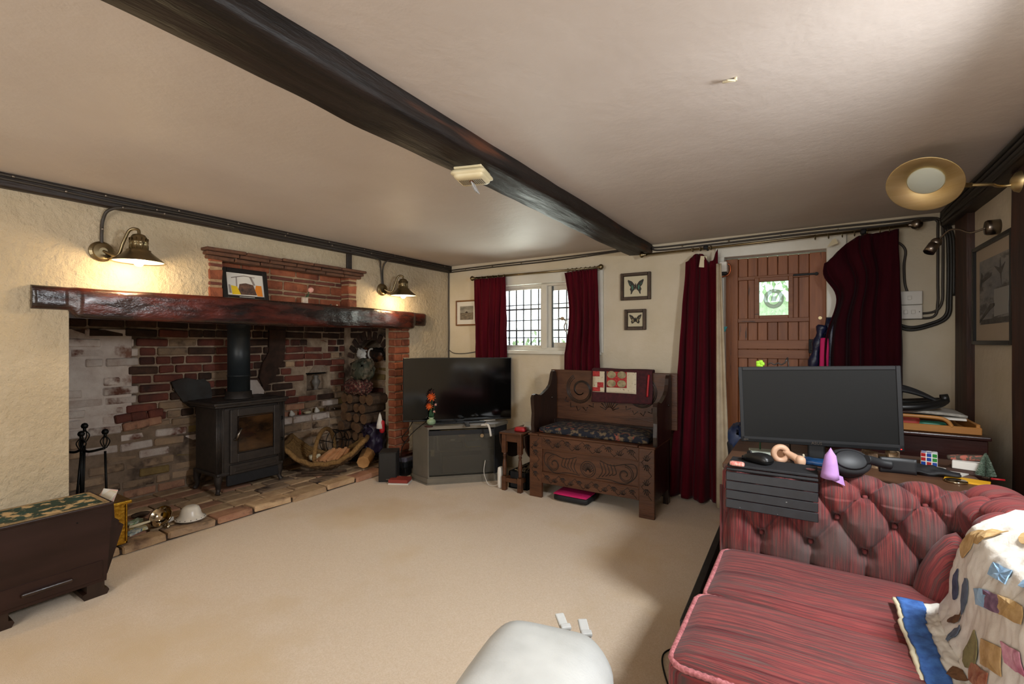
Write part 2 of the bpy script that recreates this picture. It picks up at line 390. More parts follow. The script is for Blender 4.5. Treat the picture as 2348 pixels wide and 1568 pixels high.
# back wall with window and door openings
WX0, WX1, WZ0, WZ1 = -2.95, -1.66, 1.20, 1.93
DX0, DX1, DZ = -.62, .14, 2.0
T = .22
b = BM()
bx(b, XL, WX0, YB, YB+T, 0, H+.05); bx(b, WX0, WX1, YB, YB+T, 0, WZ0); bx(b, WX0, WX1, YB, YB+T, WZ1, H+.05)
bx(b, WX1, DX0, YB, YB+T, 0, H+.05); bx(b, DX0, DX1, YB, YB+T, DZ, H+.05); bx(b, DX1, XR+.3, YB, YB+T, 0, H+.05)
struct('wall_back', b, m_plaster)
# right wall with the side window behind the sofa (outside the frame), rear wall with an opening added for the fill light
b = BM()
bx(b, XR, XR+.2, 1.62, YB+.2, 0, H+.05); bx(b, XR, XR+.2, .68, 1.62, 0, 1.36); bx(b, XR, XR+.2, .68, 1.62, 2.06, H+.05); bx(b, XR, XR+.2, YR, .68, 0, H+.05)
struct('wall_right', b, m_plaster)
b = BM()
bx(b, XL-.3, -1.9, YR-.2, YR, 0, H+.05); bx(b, -1.9, -.1, YR-.2, YR, 0, .95); bx(b, -1.9, -.1, YR-.2, YR, 2.02, H+.05); bx(b, -.1, XR+.2, YR-.2, YR, 0, H+.05)
struct('wall_rear', b, m_plaster)

# ---------------- window in the back wall
def frame_rect(bm, x0, x1, z0, z1, y0, y1, w, bev=.003):
    bx(bm, x0, x0+w, y0, y1, z0, z1, bev); bx(bm, x1-w, x1, y0, y1, z0, z1, bev)
    bx(bm, x0+w, x1-w, y0, y1, z0, z0+w, bev); bx(bm, x0+w, x1-w, y0, y1, z1-w, z1, bev)
win = thing('window_1', None, None, (-2.3, YB+.08, WZ0), kind='structure')
part('window_frame', P(lambda m: (frame_rect(m, WX0, WX1, WZ0, WZ1-.02, YB+.06, YB+.15, .045), bx(m, -2.29, -2.225, YB+.055, YB+.15, WZ0+.03, WZ1-.05, .004))), m_wpaint, win)
part('window_lintel_board', P(lambda m: (bx(m, -3.0, -1.615, YB-.025, YB+.07, 1.885, 1.995, .004), bx(m, -1.655, -1.60, YB-.03, YB+.01, 1.2, 1.995, .004))), m_wpaint, win)
part('window_sill', P(lambda m: bx(m, -2.98, -1.62, YB-.035, YB+.16, 1.178, 1.215, .008, seg=2)), m_wpaint, win)
for (x0, x1, nm) in ((-2.90, -2.29, 'fixed'), (-2.225, -1.71, 'casement')):
    sash = part('sash', P(lambda m: frame_rect(m, x0, x1, WZ0+.045, 1.865, YB+.085, YB+.125, .022 if nm == 'fixed' else .05, .002)), m_wpaint, win)
    x0 += .02; x1 -= .02
    part('pane', P(lambda m: bx(m, x0, x1, YB+.103, YB+.106, WZ0+.06, 1.85)), m_glass, sash)
    for k in range(1, 8):
        xx = x0+k*.089
        if xx < x1-.02: part('lead_came', P(lambda m: bx(m, xx-.0065, xx+.0065, YB+.099, YB+.110, WZ0+.06, 1.85)), m_lead, sash)
    for zz, ww in ((1.345, .009), (1.42, .014), (1.525, .009), (1.64, .015), (1.685, .009)):
        part('lead_came', P(lambda m: bx(m, x0, x1, YB+.098, YB+.111, zz-ww/2, zz+ww/2)), m_lead, sash)
part('casement_stay', P(lambda m: (tube(m, [(-2.11, YB+.075, 1.535), (-2.07, YB+.06, 1.53), (-2.03, YB+.055, 1.528)], .008, 8), tube(m, spline([(-2.04, YB+.055, 1.525), (-2.01, YB+.05, 1.50), (-2.03, YB+.05, 1.45), (-2.01, YB+.05, 1.40)], 5), .007, 8), cyl(m, (-2.05, YB+.075, 1.53), (-2.05, YB+.045, 1.53), .018))), m_nickel, win)
part('casement_bar', P(lambda m: bx(m, -2.18, -2.163, YB+.07, YB+.09, 1.24, 1.86, .003)), m_lead, win)
# garden outside: lawn bank and hedge seen through the panes
m_lawn = M('sunlit_gravel', '#c9cfc0', '#aab49b', rough=1, scale=9)
m_hedge = M('hedge_leaves', '#6f8a55', '#b8c8a0', rough=.9, scale=14, rnd=.1)
b = BM(); bx(b, -7, 4, YB+.5, YB+8, .2, .3); solo('garden_ground', b, m_lawn, None, None, kind='structure')
for (hx, hw, nm, hh) in ((-4.3, 3.4, 'pale garden hedge seen through the leaded window', 1.05), (-.1, 3.0, 'green garden hedge seen through the door pane', 1.9)):
    b = BM()
    for k in range(1100):
        x = hx-hw/2+R.random()*hw; z = .3+R.random()*hh*(1+.2*nz(x*3)); y = YB+2.6+R.random()*.7-.12*z
        s = .03+.04*R.random(); mt = Matrix.Translation((x, y, z)) @ rot(R.random()*6, R.random()*6, R.random()*6)
        a = [b.verts.new(mt @ Vector(p)) for p in ((-s, 0, 0), (0, -s*.5, .01), (s, 0, 0), (0, s*.5, .01))]; b.faces.new(a)
    bx(b, hx-hw/2+.1, hx+hw/2-.1, YB+2.85, YB+3.2, .25, .3+hh*.8)
    o = solo('garden_hedge', b, m_hedge, nm, 'hedge')

# ---------------- boarded door
FD = YB+.10
door = thing('door_1', None, None, (-.23, FD, 0), kind='structure')
part('door_frame', P(lambda m: (bx(m, DX0-.02, DX0+.045, YB-.02, FD+.06, 0, DZ+.08, .004), bx(m, DX1-.03, DX1+.09, YB-.02, FD+.06, 0, DZ+.08, .004), bx(m, DX0-.02, DX1+.09, YB-.022, FD+.06, DZ-.02, DZ+.085, .004))), m_wpaint, door)
part('stile', P(lambda m: bx(m, DX0+.045, DX0+.135, FD-.02, FD+.03, .02, 1.975, .003)), m_pine, door)
part('stile', P(lambda m: bx(m, DX1-.135, DX1-.03, FD-.02, FD+.03, .02, 1.975, .003)), m_pine, door)
px0, px1 = DX0+.135, DX1-.135; nb = 7; bw = (px1-px0)/nb; GZ0, GZ1, GX0, GX1 = 1.498, 1.79, -.335, -.13
for k in range(nb):
    a, c = px0+k*bw, px0+(k+1)*bw
    for (z0, z1) in (((1.79, 1.975), (.02, 1.498)) if (c > GX0+.03 and a < GX1-.03) else ((.02, 1.975),)):
        part('board', P(lambda m: bx(m, a+.002, c-.002, FD-.004, FD+.02, z0, z1, .003)), m_pine, door)
part('door_backing', P(lambda m: (bx(m, px0-.01, GX0, FD+.016, FD+.03, .02, 1.975), bx(m, GX1, px1+.01, FD+.016, FD+.03, .02, 1.975), bx(m, GX0, GX1, FD+.016, FD+.03, .02, GZ0), bx(m, GX0, GX1, FD+.016, FD+.03, GZ1, 1.975))), m_pine, door)
part('ledge', P(lambda m: bx(m, px0, px1, FD-.032, FD, 1.455, 1.488, .003)), m_pineh, door)
part('ledge', P(lambda m: bx(m, px0, px1, FD-.026, FD, 1.795, 1.825, .003)), m_pineh, door)
part('ledge', P(lambda m: bx(m, px0, px1, FD-.030, FD, 1.245, 1.315, .003)), m_pineh, door)
part('ledge', P(lambda m: bx(m, px0, px1, FD-.028, FD, 1.17, 1.240, .003)), m_pineh, door)
part('ledge', P(lambda m: bx(m, px0, px1, FD-.028, FD, .22, .34, .003)), m_pineh, door)
part('pane_frame', P(lambda m: frame_rect(m, GX0-.03, GX1+.03, GZ0-.02, GZ1+.02, FD-.03, FD+.03, .032)), m_pineh, door)
part('door_pane', P(lambda m: bx(m, GX0, GX1, FD, FD+.004, GZ0, GZ1)), glass('frosted_pane', '#f2fff4', .1), door)
part('pane_sticker', P(lambda m: (tube(m, [(lerp(GX0, GX1, .5)+.055*math.cos(a*PI/12), FD-.004, 1.64+.062*math.sin(a*PI/12)) for a in range(24)], .017, 6, True), box(m, (lerp(GX0, GX1, .5), FD-.003, 1.64), (.035, .003, .04), None, .001))), M('sticker_white', '#d0d8d2', rough=.6, alpha=.6), door)
part('latch_plate', P(lambda m: (bx(m, .0, .035, FD-.04, FD-.02, 1.215, 1.32, .003), bx(m, .008, .027, FD-.055, FD-.03, 1.235, 1.30, .002), cyl(m, (.017, FD-.06, 1.31), (.017, FD-.03, 1.31), .009, n=10), cyl(m, (.017, FD-.06, 1.225), (.017, FD-.03, 1.225), .009, n=10))), m_bmetal, door)
part('keyhole_cover', P(lambda m: cyl(m, (.073, FD-.03, 1.48), (.073, FD-.018, 1.48), .012, n=14)), m_brassy, door)
part('door_bolt', P(lambda m: (bx(m, -.10, .04, FD-.036, FD-.024, 1.805, 1.82, .002), cyl(m, (.05, FD-.045, 1.812), (.05, FD-.02, 1.812), .012, n=10))), m_bmetal, door)

# ================================================================ timbers
def timber(name, label, x0, x1, z0, z1, y0, y1, mat, n=70, wob=.006, seed=0, cat='beam', cham=.012):
    b = BM(); prof = []
    def ringpts(w, h):
        k = 5; P_ = []
        c = cham
        cor = [(c, 0), (w-c, 0), (w, c), (w, h-c), (w-c, h), (c, h), (0, h-c), (0, c)]
        for i in range(8):
            a, d = cor[i], cor[(i+1) % 8]; q = k if i % 2 == 0 else 1
            for j in range(q): P_.append((lerp(a[0], d[0], j/q), lerp(a[1], d[1], j/q)))
        return P_
    base = ringpts(x1-x0, z1-z0); m_ = len(base)
    rings = []
    for i in range(n+1):
        y = lerp(y0, y1, i/n); dx = wob*nz(y*1.3, seed, 1); dz = wob*nz(y*1.1, seed, 5)
        rings.append([b.verts.new((x0+p+dx+wob*.8*nz(y*5, p*12+seed, q*12), y, z0+q+(dz if q < .05 else 0)+wob*.8*nz(y*4, p*9, q*14+seed))) for p, q in base])
    for A, B in zip(rings, rings[1:]):
        for k in range(m_):
            f = b.faces.new((A[k], A[(k+1) % m_], B[(k+1) % m_], B[k])); f.smooth = True
    b.faces.new(rings[0][::-1]); b.faces.new(rings[-1])
    return solo(name, b, mat, label, cat)
timber('ceiling_beam', 'long black timber ceiling beam crossing the whole ceiling to the back wall', -1.372, -1.155, 2.072, 2.17, YR, YB+.02, m_blackwood, 160, .007, 3)
timber('wall_beam', 'thin black timber along the top of the left wall above the fireplace', XL-.02, XL+.045, 2.078, 2.16, YR, YB, m_edgewood, 90, .004, 9, cham=.006)
timber('wall_beam', 'dark timber under the ceiling along the right wall carrying cables', XR-.085, XR+.02, 2.055, 2.17, .2, YB-.02, m_edgewood, 60, .006, 5, cham=.01)
def post(label, x0, y0, y1, z1, seed):
    b = BM(); n = 40; rings = []
    for i in range(n+1):
        z = lerp(0, z1, i/n); q = []
        for (px, py) in ((0, 0), (0, .33), (0, .66), (0, 1), (1, 1), (1, 0)):
            q.append(b.verts.new((lerp(x0, XR+.01, px)+.006*nz(z*2, py*2, seed), lerp(y0, y1, py)+.008*nz(z*1.5, px+seed, py), z)))
        rings.append(q)
    for A, B in zip(rings, rings[1:]):
        for k in range(6): b.faces.new((A[k], A[(k+1) % 6], B[(k+1) % 6], B[k])).smooth = False
    b.faces.new(rings[0]); b.faces.new(rings[-1])
    solo('timber_post', b, m_postwood, label, 'post')
post('dark brown timber post in the back right corner of the room', .785, 3.76, 4.02, 2.08, 1)
post('brown timber post on the right wall beside the large framed picture', .775, 2.62, 3.0, 2.13, 7)
# short black upright between cornice and wall beam
b = BM(); bx(b, XL-.01, XL+.02, 2.735, 2.785, 1.925, 2.09, .003); solo('timber_strut', b, m_edgewood, 'short black upright strip between brick cornice and wall beam', 'beam')
# mantel
def mantel():
    b = BM(); n = 120; rings = []
    y0, y1 = .744, 3.71
    for i in range(n+1):
        y = lerp(y0, y1, i/n); s = (y-y0)/(y1-y0)
        tenL, tenR = y < .915, y > 3.53
        fx = XL+.075+.055*math.sin(PI*max(0, min(1, (y-.9)/2.6)))
        if tenL: fx = XL+.03
        if tenR: fx = XL+.045
        zb = 1.436-.014*math.sin(PI*s); zt = 1.600+.008*math.sin(PI*s)
        if tenL: zb = 1.474
        if tenR: zb = 1.468
        q = [(XL-.30, zb+.015), (XL-.12, zb+.004), (fx-.03, zb), (fx-.006, zb+.006), (fx, zb+.02)]
        q += [(fx+.004, lerp(zb, zt, t)) for t in (.3, .5, .7, .86)] + [(fx-.006, zt-.006), (fx-.03, zt), (XL-.12, zt), (XL-.30, zt)]
        rings.append([b.verts.new((x+.008*nz(y*3, z*16, 2)+.004*nz(y*11, z*40, 7), y, z+.006*nz(y*2.2, x*9, 4))) for x, z in q])
    m_ = len(rings[0])
    for A, B in zip(rings, rings[1:]):
        for k in range(m_):
            f = b.faces.new((A[k], A[(k+1) % m_], B[(k+1) % m_], B[k])); f.smooth = True
    b.faces.new(rings[0]); b.faces.new(rings[-1][::-1])
    solo('mantel_beam', b, m_mantel, 'long polished red-black oak mantel beam over the fireplace opening', 'mantel')
mantel()

# ================================================================ bricks
def brick_mesh(nm, L_, D_, H_, mat, seed, j=.006, bev=.008):
    bm = BM(); box(bm, (0, 0, 0), (D_, L_, H_), None, bev, 1)
    for v in bm.verts: v.co += Vector((nz(v.co.x*30+seed, v.co.y*20, v.co.z*30), nz(v.co.x*30, v.co.y*20+seed, v.co.z*30), nz(v.co.x*30, v.co.y*20, v.co.z*30+seed)))*j
    me = bpy.data.meshes.new(nm); bm.to_mesh(me); bm.free(); me.materials.append(mat); return me
_bc = {}
def bmesh_for(kind, mat):
    k = (kind, mat.name)
    if k not in _bc: _bc[k] = [brick_mesh('brick', *{'s': (.214, .10, .064), 'h': (.102, .10, .064)}[kind], mat, s*7.7) for s in range(3)]
    return R.choice(_bc[k])
def brick(parent, mat, c, L_, along, name='brick', hz=1.0, tilt=0, rx=None):
    """one brick laid with its length along Y or X, its middle at c"""
    kind = 's' if L_ > .15 else 'h'; me = bmesh_for(kind, mat)
    o = bpy.data.objects.new(name, me); COL.objects.link(o)
    base = .214 if kind == 's' else .102
    rz = 0 if along == 'Y' else PI/2
    o.location = c; o.rotation_euler = (rx if rx is not None else R.uniform(-.03, .03), tilt, rz+R.uniform(-.015, .015)); o.scale = (1, L_/base, hz)
    o.parent = parent; o.matrix_parent_inverse = W[parent.name].inverted()
    return o
def courses(parent, fixed, a0, a1, z0, z1, along, matfn, skip=None, sx=1, pitch=.0755, joint=.011, off=0, face=0):
    """courses of bricks on a plane; fixed is the plane's coordinate, face how far the brick front stands proud"""
    n = int((z1-z0)/pitch+.5)
    for k in range(n):
        z = z0+(k+.5)*(z1-z0)/n; hz = (z1-z0)/n/pitch
        a = a0-(.0 if k % 2 else .112)*1.0; r = random.Random(k*31+int(a0*100))
        while a < a1-.02:
            L_ = r.choice((.225, .225, .225, .113, .225)) * r.uniform(.93, 1.06)
            s, e = max(a, a0), min(a+L_, a1)
            if e-s > .045:
                mid, ln = (s+e)/2, e-s-joint; zz = z+.006*nz(mid*2, z*3, 8)
                if not (skip and skip(mid, zz, ln)):
                    pr = fixed+sx*(R.uniform(-.012, .012)-.045+face); mat = matfn(mid, zz)
                    c = (pr, mid, zz) if along == 'Y' else (mid, pr, zz)
                    brick(parent, mat, c, ln, along, hz=hz*.97)
            a += L_
fp = thing('brick_fireplace', 'wide open brick inglenook fireplace with sooty red and whitewashed brick walls', 'fireplace', (XL-.6, 2.2, .0))
BXW = -4.57; IY = 3.60
# mortar cores
RY0, RY1, RZ0, RZ1 = 3.12, 3.38, .775, .965     # small dark recess
back = part('back_wall', P(lambda m: (bx(m, BXW-.2, BXW-.014, .4, RY0, -.05, 1.9), bx(m, BXW-.2, BXW-.014, RY1, IY+.3, -.05, 1.9), bx(m, BXW-.2, BXW-.006, RY0, RY1, -.05, RZ0), bx(m, BXW-.2, BXW-.006, RY0, RY1, RZ1, 1.9), bx(m, BXW-.2, BXW-.12, RY0, RY1, RZ0, RZ1))), m_mortar, fp)
def zone(y, z):
    q = nz(y*2.1, z*2.6, 3); r = R.random()
    if z > 1.36+.05*q: return m_b_soot
    if y < 1.55: return (m_b_white if r < .94 else m_b_old) if z > .60+.08*q else (m_b_old if r < .8 else m_b_white)
    if z < .64+.05*q: return m_b_old if r < .62 else (m_b_white if r < .8 else (m_b_pave2 if r < .9 else m_b_yellow))
    if 2.50 < y < 2.78 and q > -.4: return m_b_soot
    if 1.75 < y < 2.1 and z < .93: return m_b_soot if r < .6 else m_b_old
    if r < .12: return m_b_soot
    return m_b_red if r < .9 else m_b_old
courses(back, BXW, .6, IY, .05, 1.56, 'Y', zone, skip=lambda m_, z, ln: (RY0-.08 < m_ < RY1+.08 and RZ0-.03 < z < RZ1+.03))
low = part('low_plinth', P(lambda m: bx(m, BXW-.05, -4.446, 2.62, IY+.05, -.05, .53)), m_mortar, fp)
courses(low, -4.44, 2.64, IY, .05, .54, 'Y', lambda y, z: m_b_white if z > .45 and R.random() < .6 else (m_b_red if R.random() < .12 else m_b_old))
m_skim = M('whitewash_skim', '#d6cac0', '#c2b2a7', rough=.95, scale=9, bump=.008, bscale=30, c3='#86604f', s3=5, lo3=.58, hi3=.68)
part('whitewash_coat', P(lambda m: bx(m, BXW-.02, BXW+.001, .45, 1.565, .60, 1.40, .006)), m_skim, fp)
m_sk2 = M('old_lime_mortar', '#917c68', '#786552', rough=.95, scale=12, bump=.01, bscale=26, c3='#40332b', s3=4, lo3=.52, hi3=.68)
part('lime_mortar', P(lambda m: bx(m, BXW-.02, BXW-.001, .45, 2.62, .0, .61, .006)), m_sk2, fp)
TYZ = Matrix(((0, 0, 1, BXW+.002), (1, 0, 0, 0), (0, 1, 0, 0), (0, 0, 0, 1)))
m_slate = M('sooty_render', '#3b3a38', '#2f2823', rough=.8, scale=6, bump=.004, bscale=20)
part('soot_and_recess_patch', P(lambda m: prism(m, [(1.83, .96), (1.85, .90), (1.89, .83), (1.92, .78), (1.98, .73), (2.14, .72), (2.15, .84), (2.13, .93), (2.08, .975), (2.02, .965), (1.95, .99), (1.88, .98)], .03, TYZ, bev=.004)), m_slate, fp)
part('soot_and_recess_patch', P(lambda m: prism(m, [(2.68, 1.42), (2.86, 1.42), (2.84, 1.12), (2.76, 1.02), (2.74, .90), (2.62, .86), (2.58, .95), (2.62, 1.10), (2.68, 1.2)], .026, TYZ, bev=.004)), m_b_soot, fp)  # shade of a ragged recess, put in as a dark raised patch
part('plaster_patch', P(lambda m: prism(m, [(2.40, .94), (2.56, .93), (2.63, .82), (2.62, .74), (2.40, .72)], .026, TYZ, bev=.004)), m_skim, fp)
# white pointed patch over the recess, and what stands in it
part('plaster_patch', P(lambda m: prism(m, [(3.13, .965), (3.37, .965), (3.345, 1.03), (3.27, 1.10), (3.20, 1.04)], .012, Matrix.Translation((BXW+.002, 0, 0)) @ Matrix(((0, 0, 1, 0), (1, 0, 0, 0), (0, 1, 0, 0), (0, 0, 0, 1))), bev=.003)), M('old_white_plaster', '#9c8c7b', '#85715f', rough=.9, scale=20, bump=.004), fp)
part('recess_shelf', P(lambda m: bx(m, BXW-.09, BXW+.012, RY0-.01, RY1-.04, RZ1-.015, RZ1+.002, .002)), m_bmetal, fp)
# right inner wall with arched bread oven opening
AX0, AX1, AZ0, AZ1 = -4.42, -3.87, 1.08, 1.33
rw = part('right_wall', P(lambda m: (bx(m, -4.8, -3.56, IY+.006, IY+.4, -.05, AZ0), bx(m, -4.8, AX0, IY+.006, IY+.4, AZ0, 1.9), bx(m, AX1, -3.56, IY+.006, IY+.4, AZ0, 1.9), bx(m, AX0, AX1, IY+.006, IY+.4, 1.36, 1.9), bx(m, AX0, AX1, IY+.38, IY+.42, AZ0, 1.4))), m_mortar, fp)
AC = (AX0+AX1)/2; AR = (AX1-AX0)/2
courses(rw, IY, BXW+.1, -3.57, .05, 1.56, 'X', lambda x, z: m_b_yellow if .9 < z < 1.02 and x > -4.35 else (m_b_soot if z > 1.15 else (m_b_old if R.random() < .75 else m_b_red)),
        skip=lambda m_, z, ln: z > AZ0-.01 and ((m_-AC)/(AR+.05))**2+((z-AZ0)/(AZ1-AZ0+.10))**2 < 1.12, sx=-1)
part('arch_infill', P(lambda m: [prism(m, [(AX0 if s < 0 else AX1, AZ0), (AX0 if s < 0 else AX1, 1.40), (AC, 1.40)]+[(AC+s*AR*math.sin(t*PI/16), AZ0+(AZ1-AZ0)*math.cos(t*PI/16)) for t in range(0, 9)], .1, Matrix.Translation((0, IY+.11, 0)) @ rot(PI/2)) for s in (-1, 1)]), m_mortar, rw)
for k in range(11):
    t = lerp(-1.35, 1.35, k/10); rr = 1.0
    c = Vector((AC+(AR+.045)*math.sin(t), IY+.03, AZ0+(AZ1-AZ0+.045)*math.cos(t)))
    o = bpy.data.objects.new('arch_brick', bmesh_for('h', m_b_soot)); COL.objects.link(o); o.location = c; o.rotation_euler = (0, t+PI/2, PI/2*0); o.scale = (.95, .9, .85)
    o.parent = rw; o.matrix_parent_inverse = W[rw.name].inverted()
# right pier at the front and the strip of chamber above
pier = part('right_pier', P(lambda m: bx(m, XL-.10, XL-.018, 3.328, OY1+.02, 0, 1.6)), m_mortar_n, fp)
for k in range(19):
    z = .05+k*.0755+.035
    if z > 1.47: break
    if k % 2: segs = [(3.312, 3.52)]
    else: segs = [(3.312, 3.412), (3.414, 3.52)]
    for a, c in segs: brick(pier, m_b_orange, (XL-.047, (a+c)/2, z), c-a-.009, 'Y')
part('chimney_breast', P(lambda m: (bx(m, -4.9, XL-.35, .3, 3.95, 1.62, 1.75), bx(m, -4.9, XL-.1, .3, .62, 0, 1.7), bx(m, -3.60, XL-.34, OY0, 3.6, 1.52, 1.7))), m_b_soot, fp)
# loose brick corbels jutting over the left shoulder
for k, (y, z) in enumerate(((1.50, .70), (1.60, .705), (1.72, .715), (1.55, .635), (1.63, .64), (1.71, .65))):
    brick(back, m_b_red if k < 3 else m_b_pave2, (BXW-.01, y, z), .1, 'Y', rx=.10)
# ---- hearth of worn bricks
he = solo('brick_hearth', P(lambda m: bx(m, -4.75, -3.55, .45, 3.9, -.04, .030)), m_joint, 'raised hearth floor of worn uneven buff and pink bricks under the stove', 'hearth')
rows = [(.17, .27)]+[(.15, .24)]*6
x = -3.525; r = random.Random(5)
for i, (dw, L0) in enumerate(rows):
    y = .5-(i % 2)*.11; x1 = x-dw
    while y < 3.62:
        L_ = L0*r.uniform(.85, 1.25)
        if i == 0: L_ *= 1.05
        a, c = max(y, .5), min(y+L_, 3.66)
        lim = 3.66 if x < -3.62 else 3.30
        c = min(c, lim)
        if c-a > .07:
            mat = r.choice((m_b_pave, m_b_pave, m_b_pave, m_b_pave2, m_b_old))
            o = brick(he, mat, ((x+x1)/2+.002*r.uniform(-1, 1), (a+c)/2, .025+.005*r.uniform(-1, 1)), c-a-.012, 'Y', name='hearth_brick', tilt=r.uniform(-.03, .03))
            o.scale = ((dw-.010)/.10, o.scale[1], .75)
        y += L_
    x = x1
# ---- niche of orange brick above the mantel
ni = thing('brick_niche', 'shallow orange brick alcove with moulded cornice above the mantel beam', 'alcove', (XL, 2.2, 1.6))
nb_ = part('niche_back', P(lambda m: bx(m, XL-.16, XL-.103, NY0, NY1, 1.55, NZ)), m_mortar_n, ni)
def ncourses(parent, X, y0, y1, alt):
    z = 1.6; k = 0
    while z < NZ-.02:
        thin = k % 2 == 1; h = .024 if thin else .066; a = y0-(.11 if (k//2) % 2 else 0)-(.05 if thin else 0)
        while a < y1-.01:
            L_ = .22 if not thin else .20; s, e = max(a, y0), min(a+L_, y1)
            if e-s > .04:
                o = brick(parent, m_b_orange if not thin else m_b_red, (X, (s+e)/2, z+h/2), e-s-.010, 'Y', name='brick' if not thin else 'tile'); o.scale = (.5, o.scale[1], h/.064)
            a += L_
        z += h+.012; k += 1
ncourses(nb_, XL-.118, NY0, NY1, 0)
for (a, c) in ((1.61, 1.70), (2.755, 2.845)):
    jb = part('niche_jamb', P(lambda m: bx(m, XL-.12, XL+.008, a+.006, c-.006, 1.55, NZ)), m_mortar_n, ni)
    z = 1.6; k = 0
    while z < NZ-.03:
        thin = k % 2 == 1; h = .024 if thin else .078
        if z+h > NZ-.01: h = NZ-.01-z
        o = brick(jb, m_b_orange if not thin else m_b_red, (XL-.045, (a+c)/2, z+h/2), c-a, 'Y', name='brick' if not thin else 'tile'); o.scale = (1.15, o.scale[1], h/.064)
        z += h+.012; k += 1
m_corn = M('weathered_terracotta', '#6a4632', '#54382a', rough=.9, scale=20, bump=.006, rnd=.15)
for q, (z0, z1, pr) in enumerate(((1.865, 1.888, .035), (1.890, 1.913, .058), (1.915, 1.936, .082))):
    a = 1.60-pr*.5+.0; end = 2.86+pr*.5; n = 7-q; L_ = (end-a)/n
    for k in range(n):
        b = BM(); box(b, (XL+pr/2-.03, a+(k+.5)*L_, (z0+z1)/2), (pr+.06, L_-.006, z1-z0), None, .006, 2)
        for v in b.verts: v.co += Vector((nz(v.co.y*9, k, q), 0, nz(v.co.y*7, q, k)))*.006
        part('cornice_tile', b, m_corn, ni)
# ledge bits on the plinth
for k, (y, s, mm, nm, lb) in enumerate(((2.90, .030, m_paper, 'shell', 'white shell at the left end of the plinth ledge inside the fireplace'), (2.985, .026, m_red, 'figurine', 'little red figurine on the ledge inside the fireplace'), (3.07, .028, m_cream, 'pebble', 'cream pebble on the fireplace ledge right of the red figurine'), (3.19, .030, m_paper, 'shell', 'pale shell in the middle of the ledge inside the fireplace'), (3.31, .024, m_bark, 'pine_cone', 'brown pine cone on the ledge inside the fireplace'), (3.42, .026, m_nickel, 'pebble', 'grey pebble on the ledge nearest the right inner wall'))):
    b = BM()
    if nm == 'figurine': lathe(b, [(0, 0), (s*.5, .002), (s*.4, s*1.2), (s*.15, s*1.5), (s*.28, s*1.9), (0, s*2.3)], (-4.50, y, .541), 12)
    elif nm == 'shell': lathe(b, [(0, 0), (s*.9, .004), (s, s*.5), (s*.5, s*1.4), (s*.15, s*1.9), (0, s*2)], (-4.50, y, .541), 12, rot(.25, 0, 0))
    elif nm == 'pine_cone':
        lathe(b, [(0, 0)]+[(s*math.sin(.3+i*.28)*(1.0 if i % 2 else .75), s*.22*i) for i in range(10)]+[(0, s*2.2)], (-4.50, y, .541), 12)
    else: softbox(b, (-4.50, y, .541+s*.5), (s*2, s*2.4, s), s*.48, 3)
    solo(nm, b, mm, lb, nm.replace('_', ' '))
b = BM(); lathe(b, [(0, 0), (.03, 0), (.02, .02), (.035, .06), (.045, .09), (.02, .13), (.028, .15), (0, .172)], (BXW-.035, 3.25, RZ0), 16); solo('figurine', b, M('pewter_grey', '#6d675f', rough=.5), 'small grey statuette in the dark recess of the fireplace back wall', 'figurine')
# ================================================================ stove
st = thing('wood_burning_stove', 'grey cast iron wood-burning stove on four legs with a tall flue pipe', 'stove', (-4.23, 2.225, .06))
SX0, SX1, SY0, SY1 = -4.43, -4.03, 1.935, 2.515
part('stove_body', P(lambda m: (bx(m, SX0, SX1, SY0+.02, SY1-.02, .20, .765, .03, seg=3), bx(m, SX0-.005, SX1+.006, SY0+.005, SY1-.005, .20, .232, .012, seg=2))), m_iron, st)
part('stove_top', P(lambda m: (bx(m, SX0-.02, SX1+.035, SY0-.03, SY1+.03, .782, .806, .01, seg=2), bx(m, SX0-.01, SX1+.022, SY0-.015, SY1+.015, .762, .784, .008, seg=2), bx(m, SX0+.02, SX1-.02, SY0+.02, SY1-.02, .80, .812, .005))), m_iron, st)
for y in (SY0+.03, SY1-.03):
    part('fluted_column', P(lambda m: [tube(m, [(SX1+.002+.012*math.cos(k*.9), y+(k-2)*.015, .235), (SX1+.002+.012*math.cos(k*.9), y+(k-2)*.015, .76)], .010, 8) for k in range(5)]), m_iron, st)
for (x, sx) in ((SX1-.03, 1), (SX0+.03, -1)):
    for (y, sy) in ((SY0+.035, -1), (SY1-.035, 1)):
        part('leg', P(lambda m: tube(m, spline([(x, y, .215), (x+.005*sx, y+.008*sy, .15), (x+.003*sx, y+.004*sy, .10), (x+.016*sx, y+.018*sy, .063)], 5), [.036, .035, .033, .031, .029, .027, .024, .022, .020, .019, .018, .0175, .017, .017, .020, .022], 8)), m_iron, st)
dX = SX1+.012
dr = part('stove_door', P(lambda m: (bx(m, dX-.01, dX+.014, 2.035, 2.095, .30, .745, .008, seg=2), bx(m, dX-.01, dX+.014, 2.405, 2.465, .30, .745, .008, seg=2), bx(m, dX-.01, dX+.014, 2.09, 2.41, .30, .375, .008, seg=2), bx(m, dX-.01, dX+.014, 2.09, 2.41, .68, .745, .008, seg=2))), m_iron, st)
part('door_glass', P(lambda m: bx(m, dX-.006, dX-.001, 2.085, 2.415, .365, .69)), M('sooty_stove_glass', '#1a120c', '#5a3d22', rough=.1, scale=3, stretch=(1, 1, 2), lo=.4, hi=.75), dr, label='sooty glass pane')
part('glass_trim', P(lambda m: (tube(m, [(dX+.012, y, z) for y, z in ((2.10, .382), (2.40, .382), (2.40, .674), (2.10, .674))], .004, 6, True))), m_iron, dr)
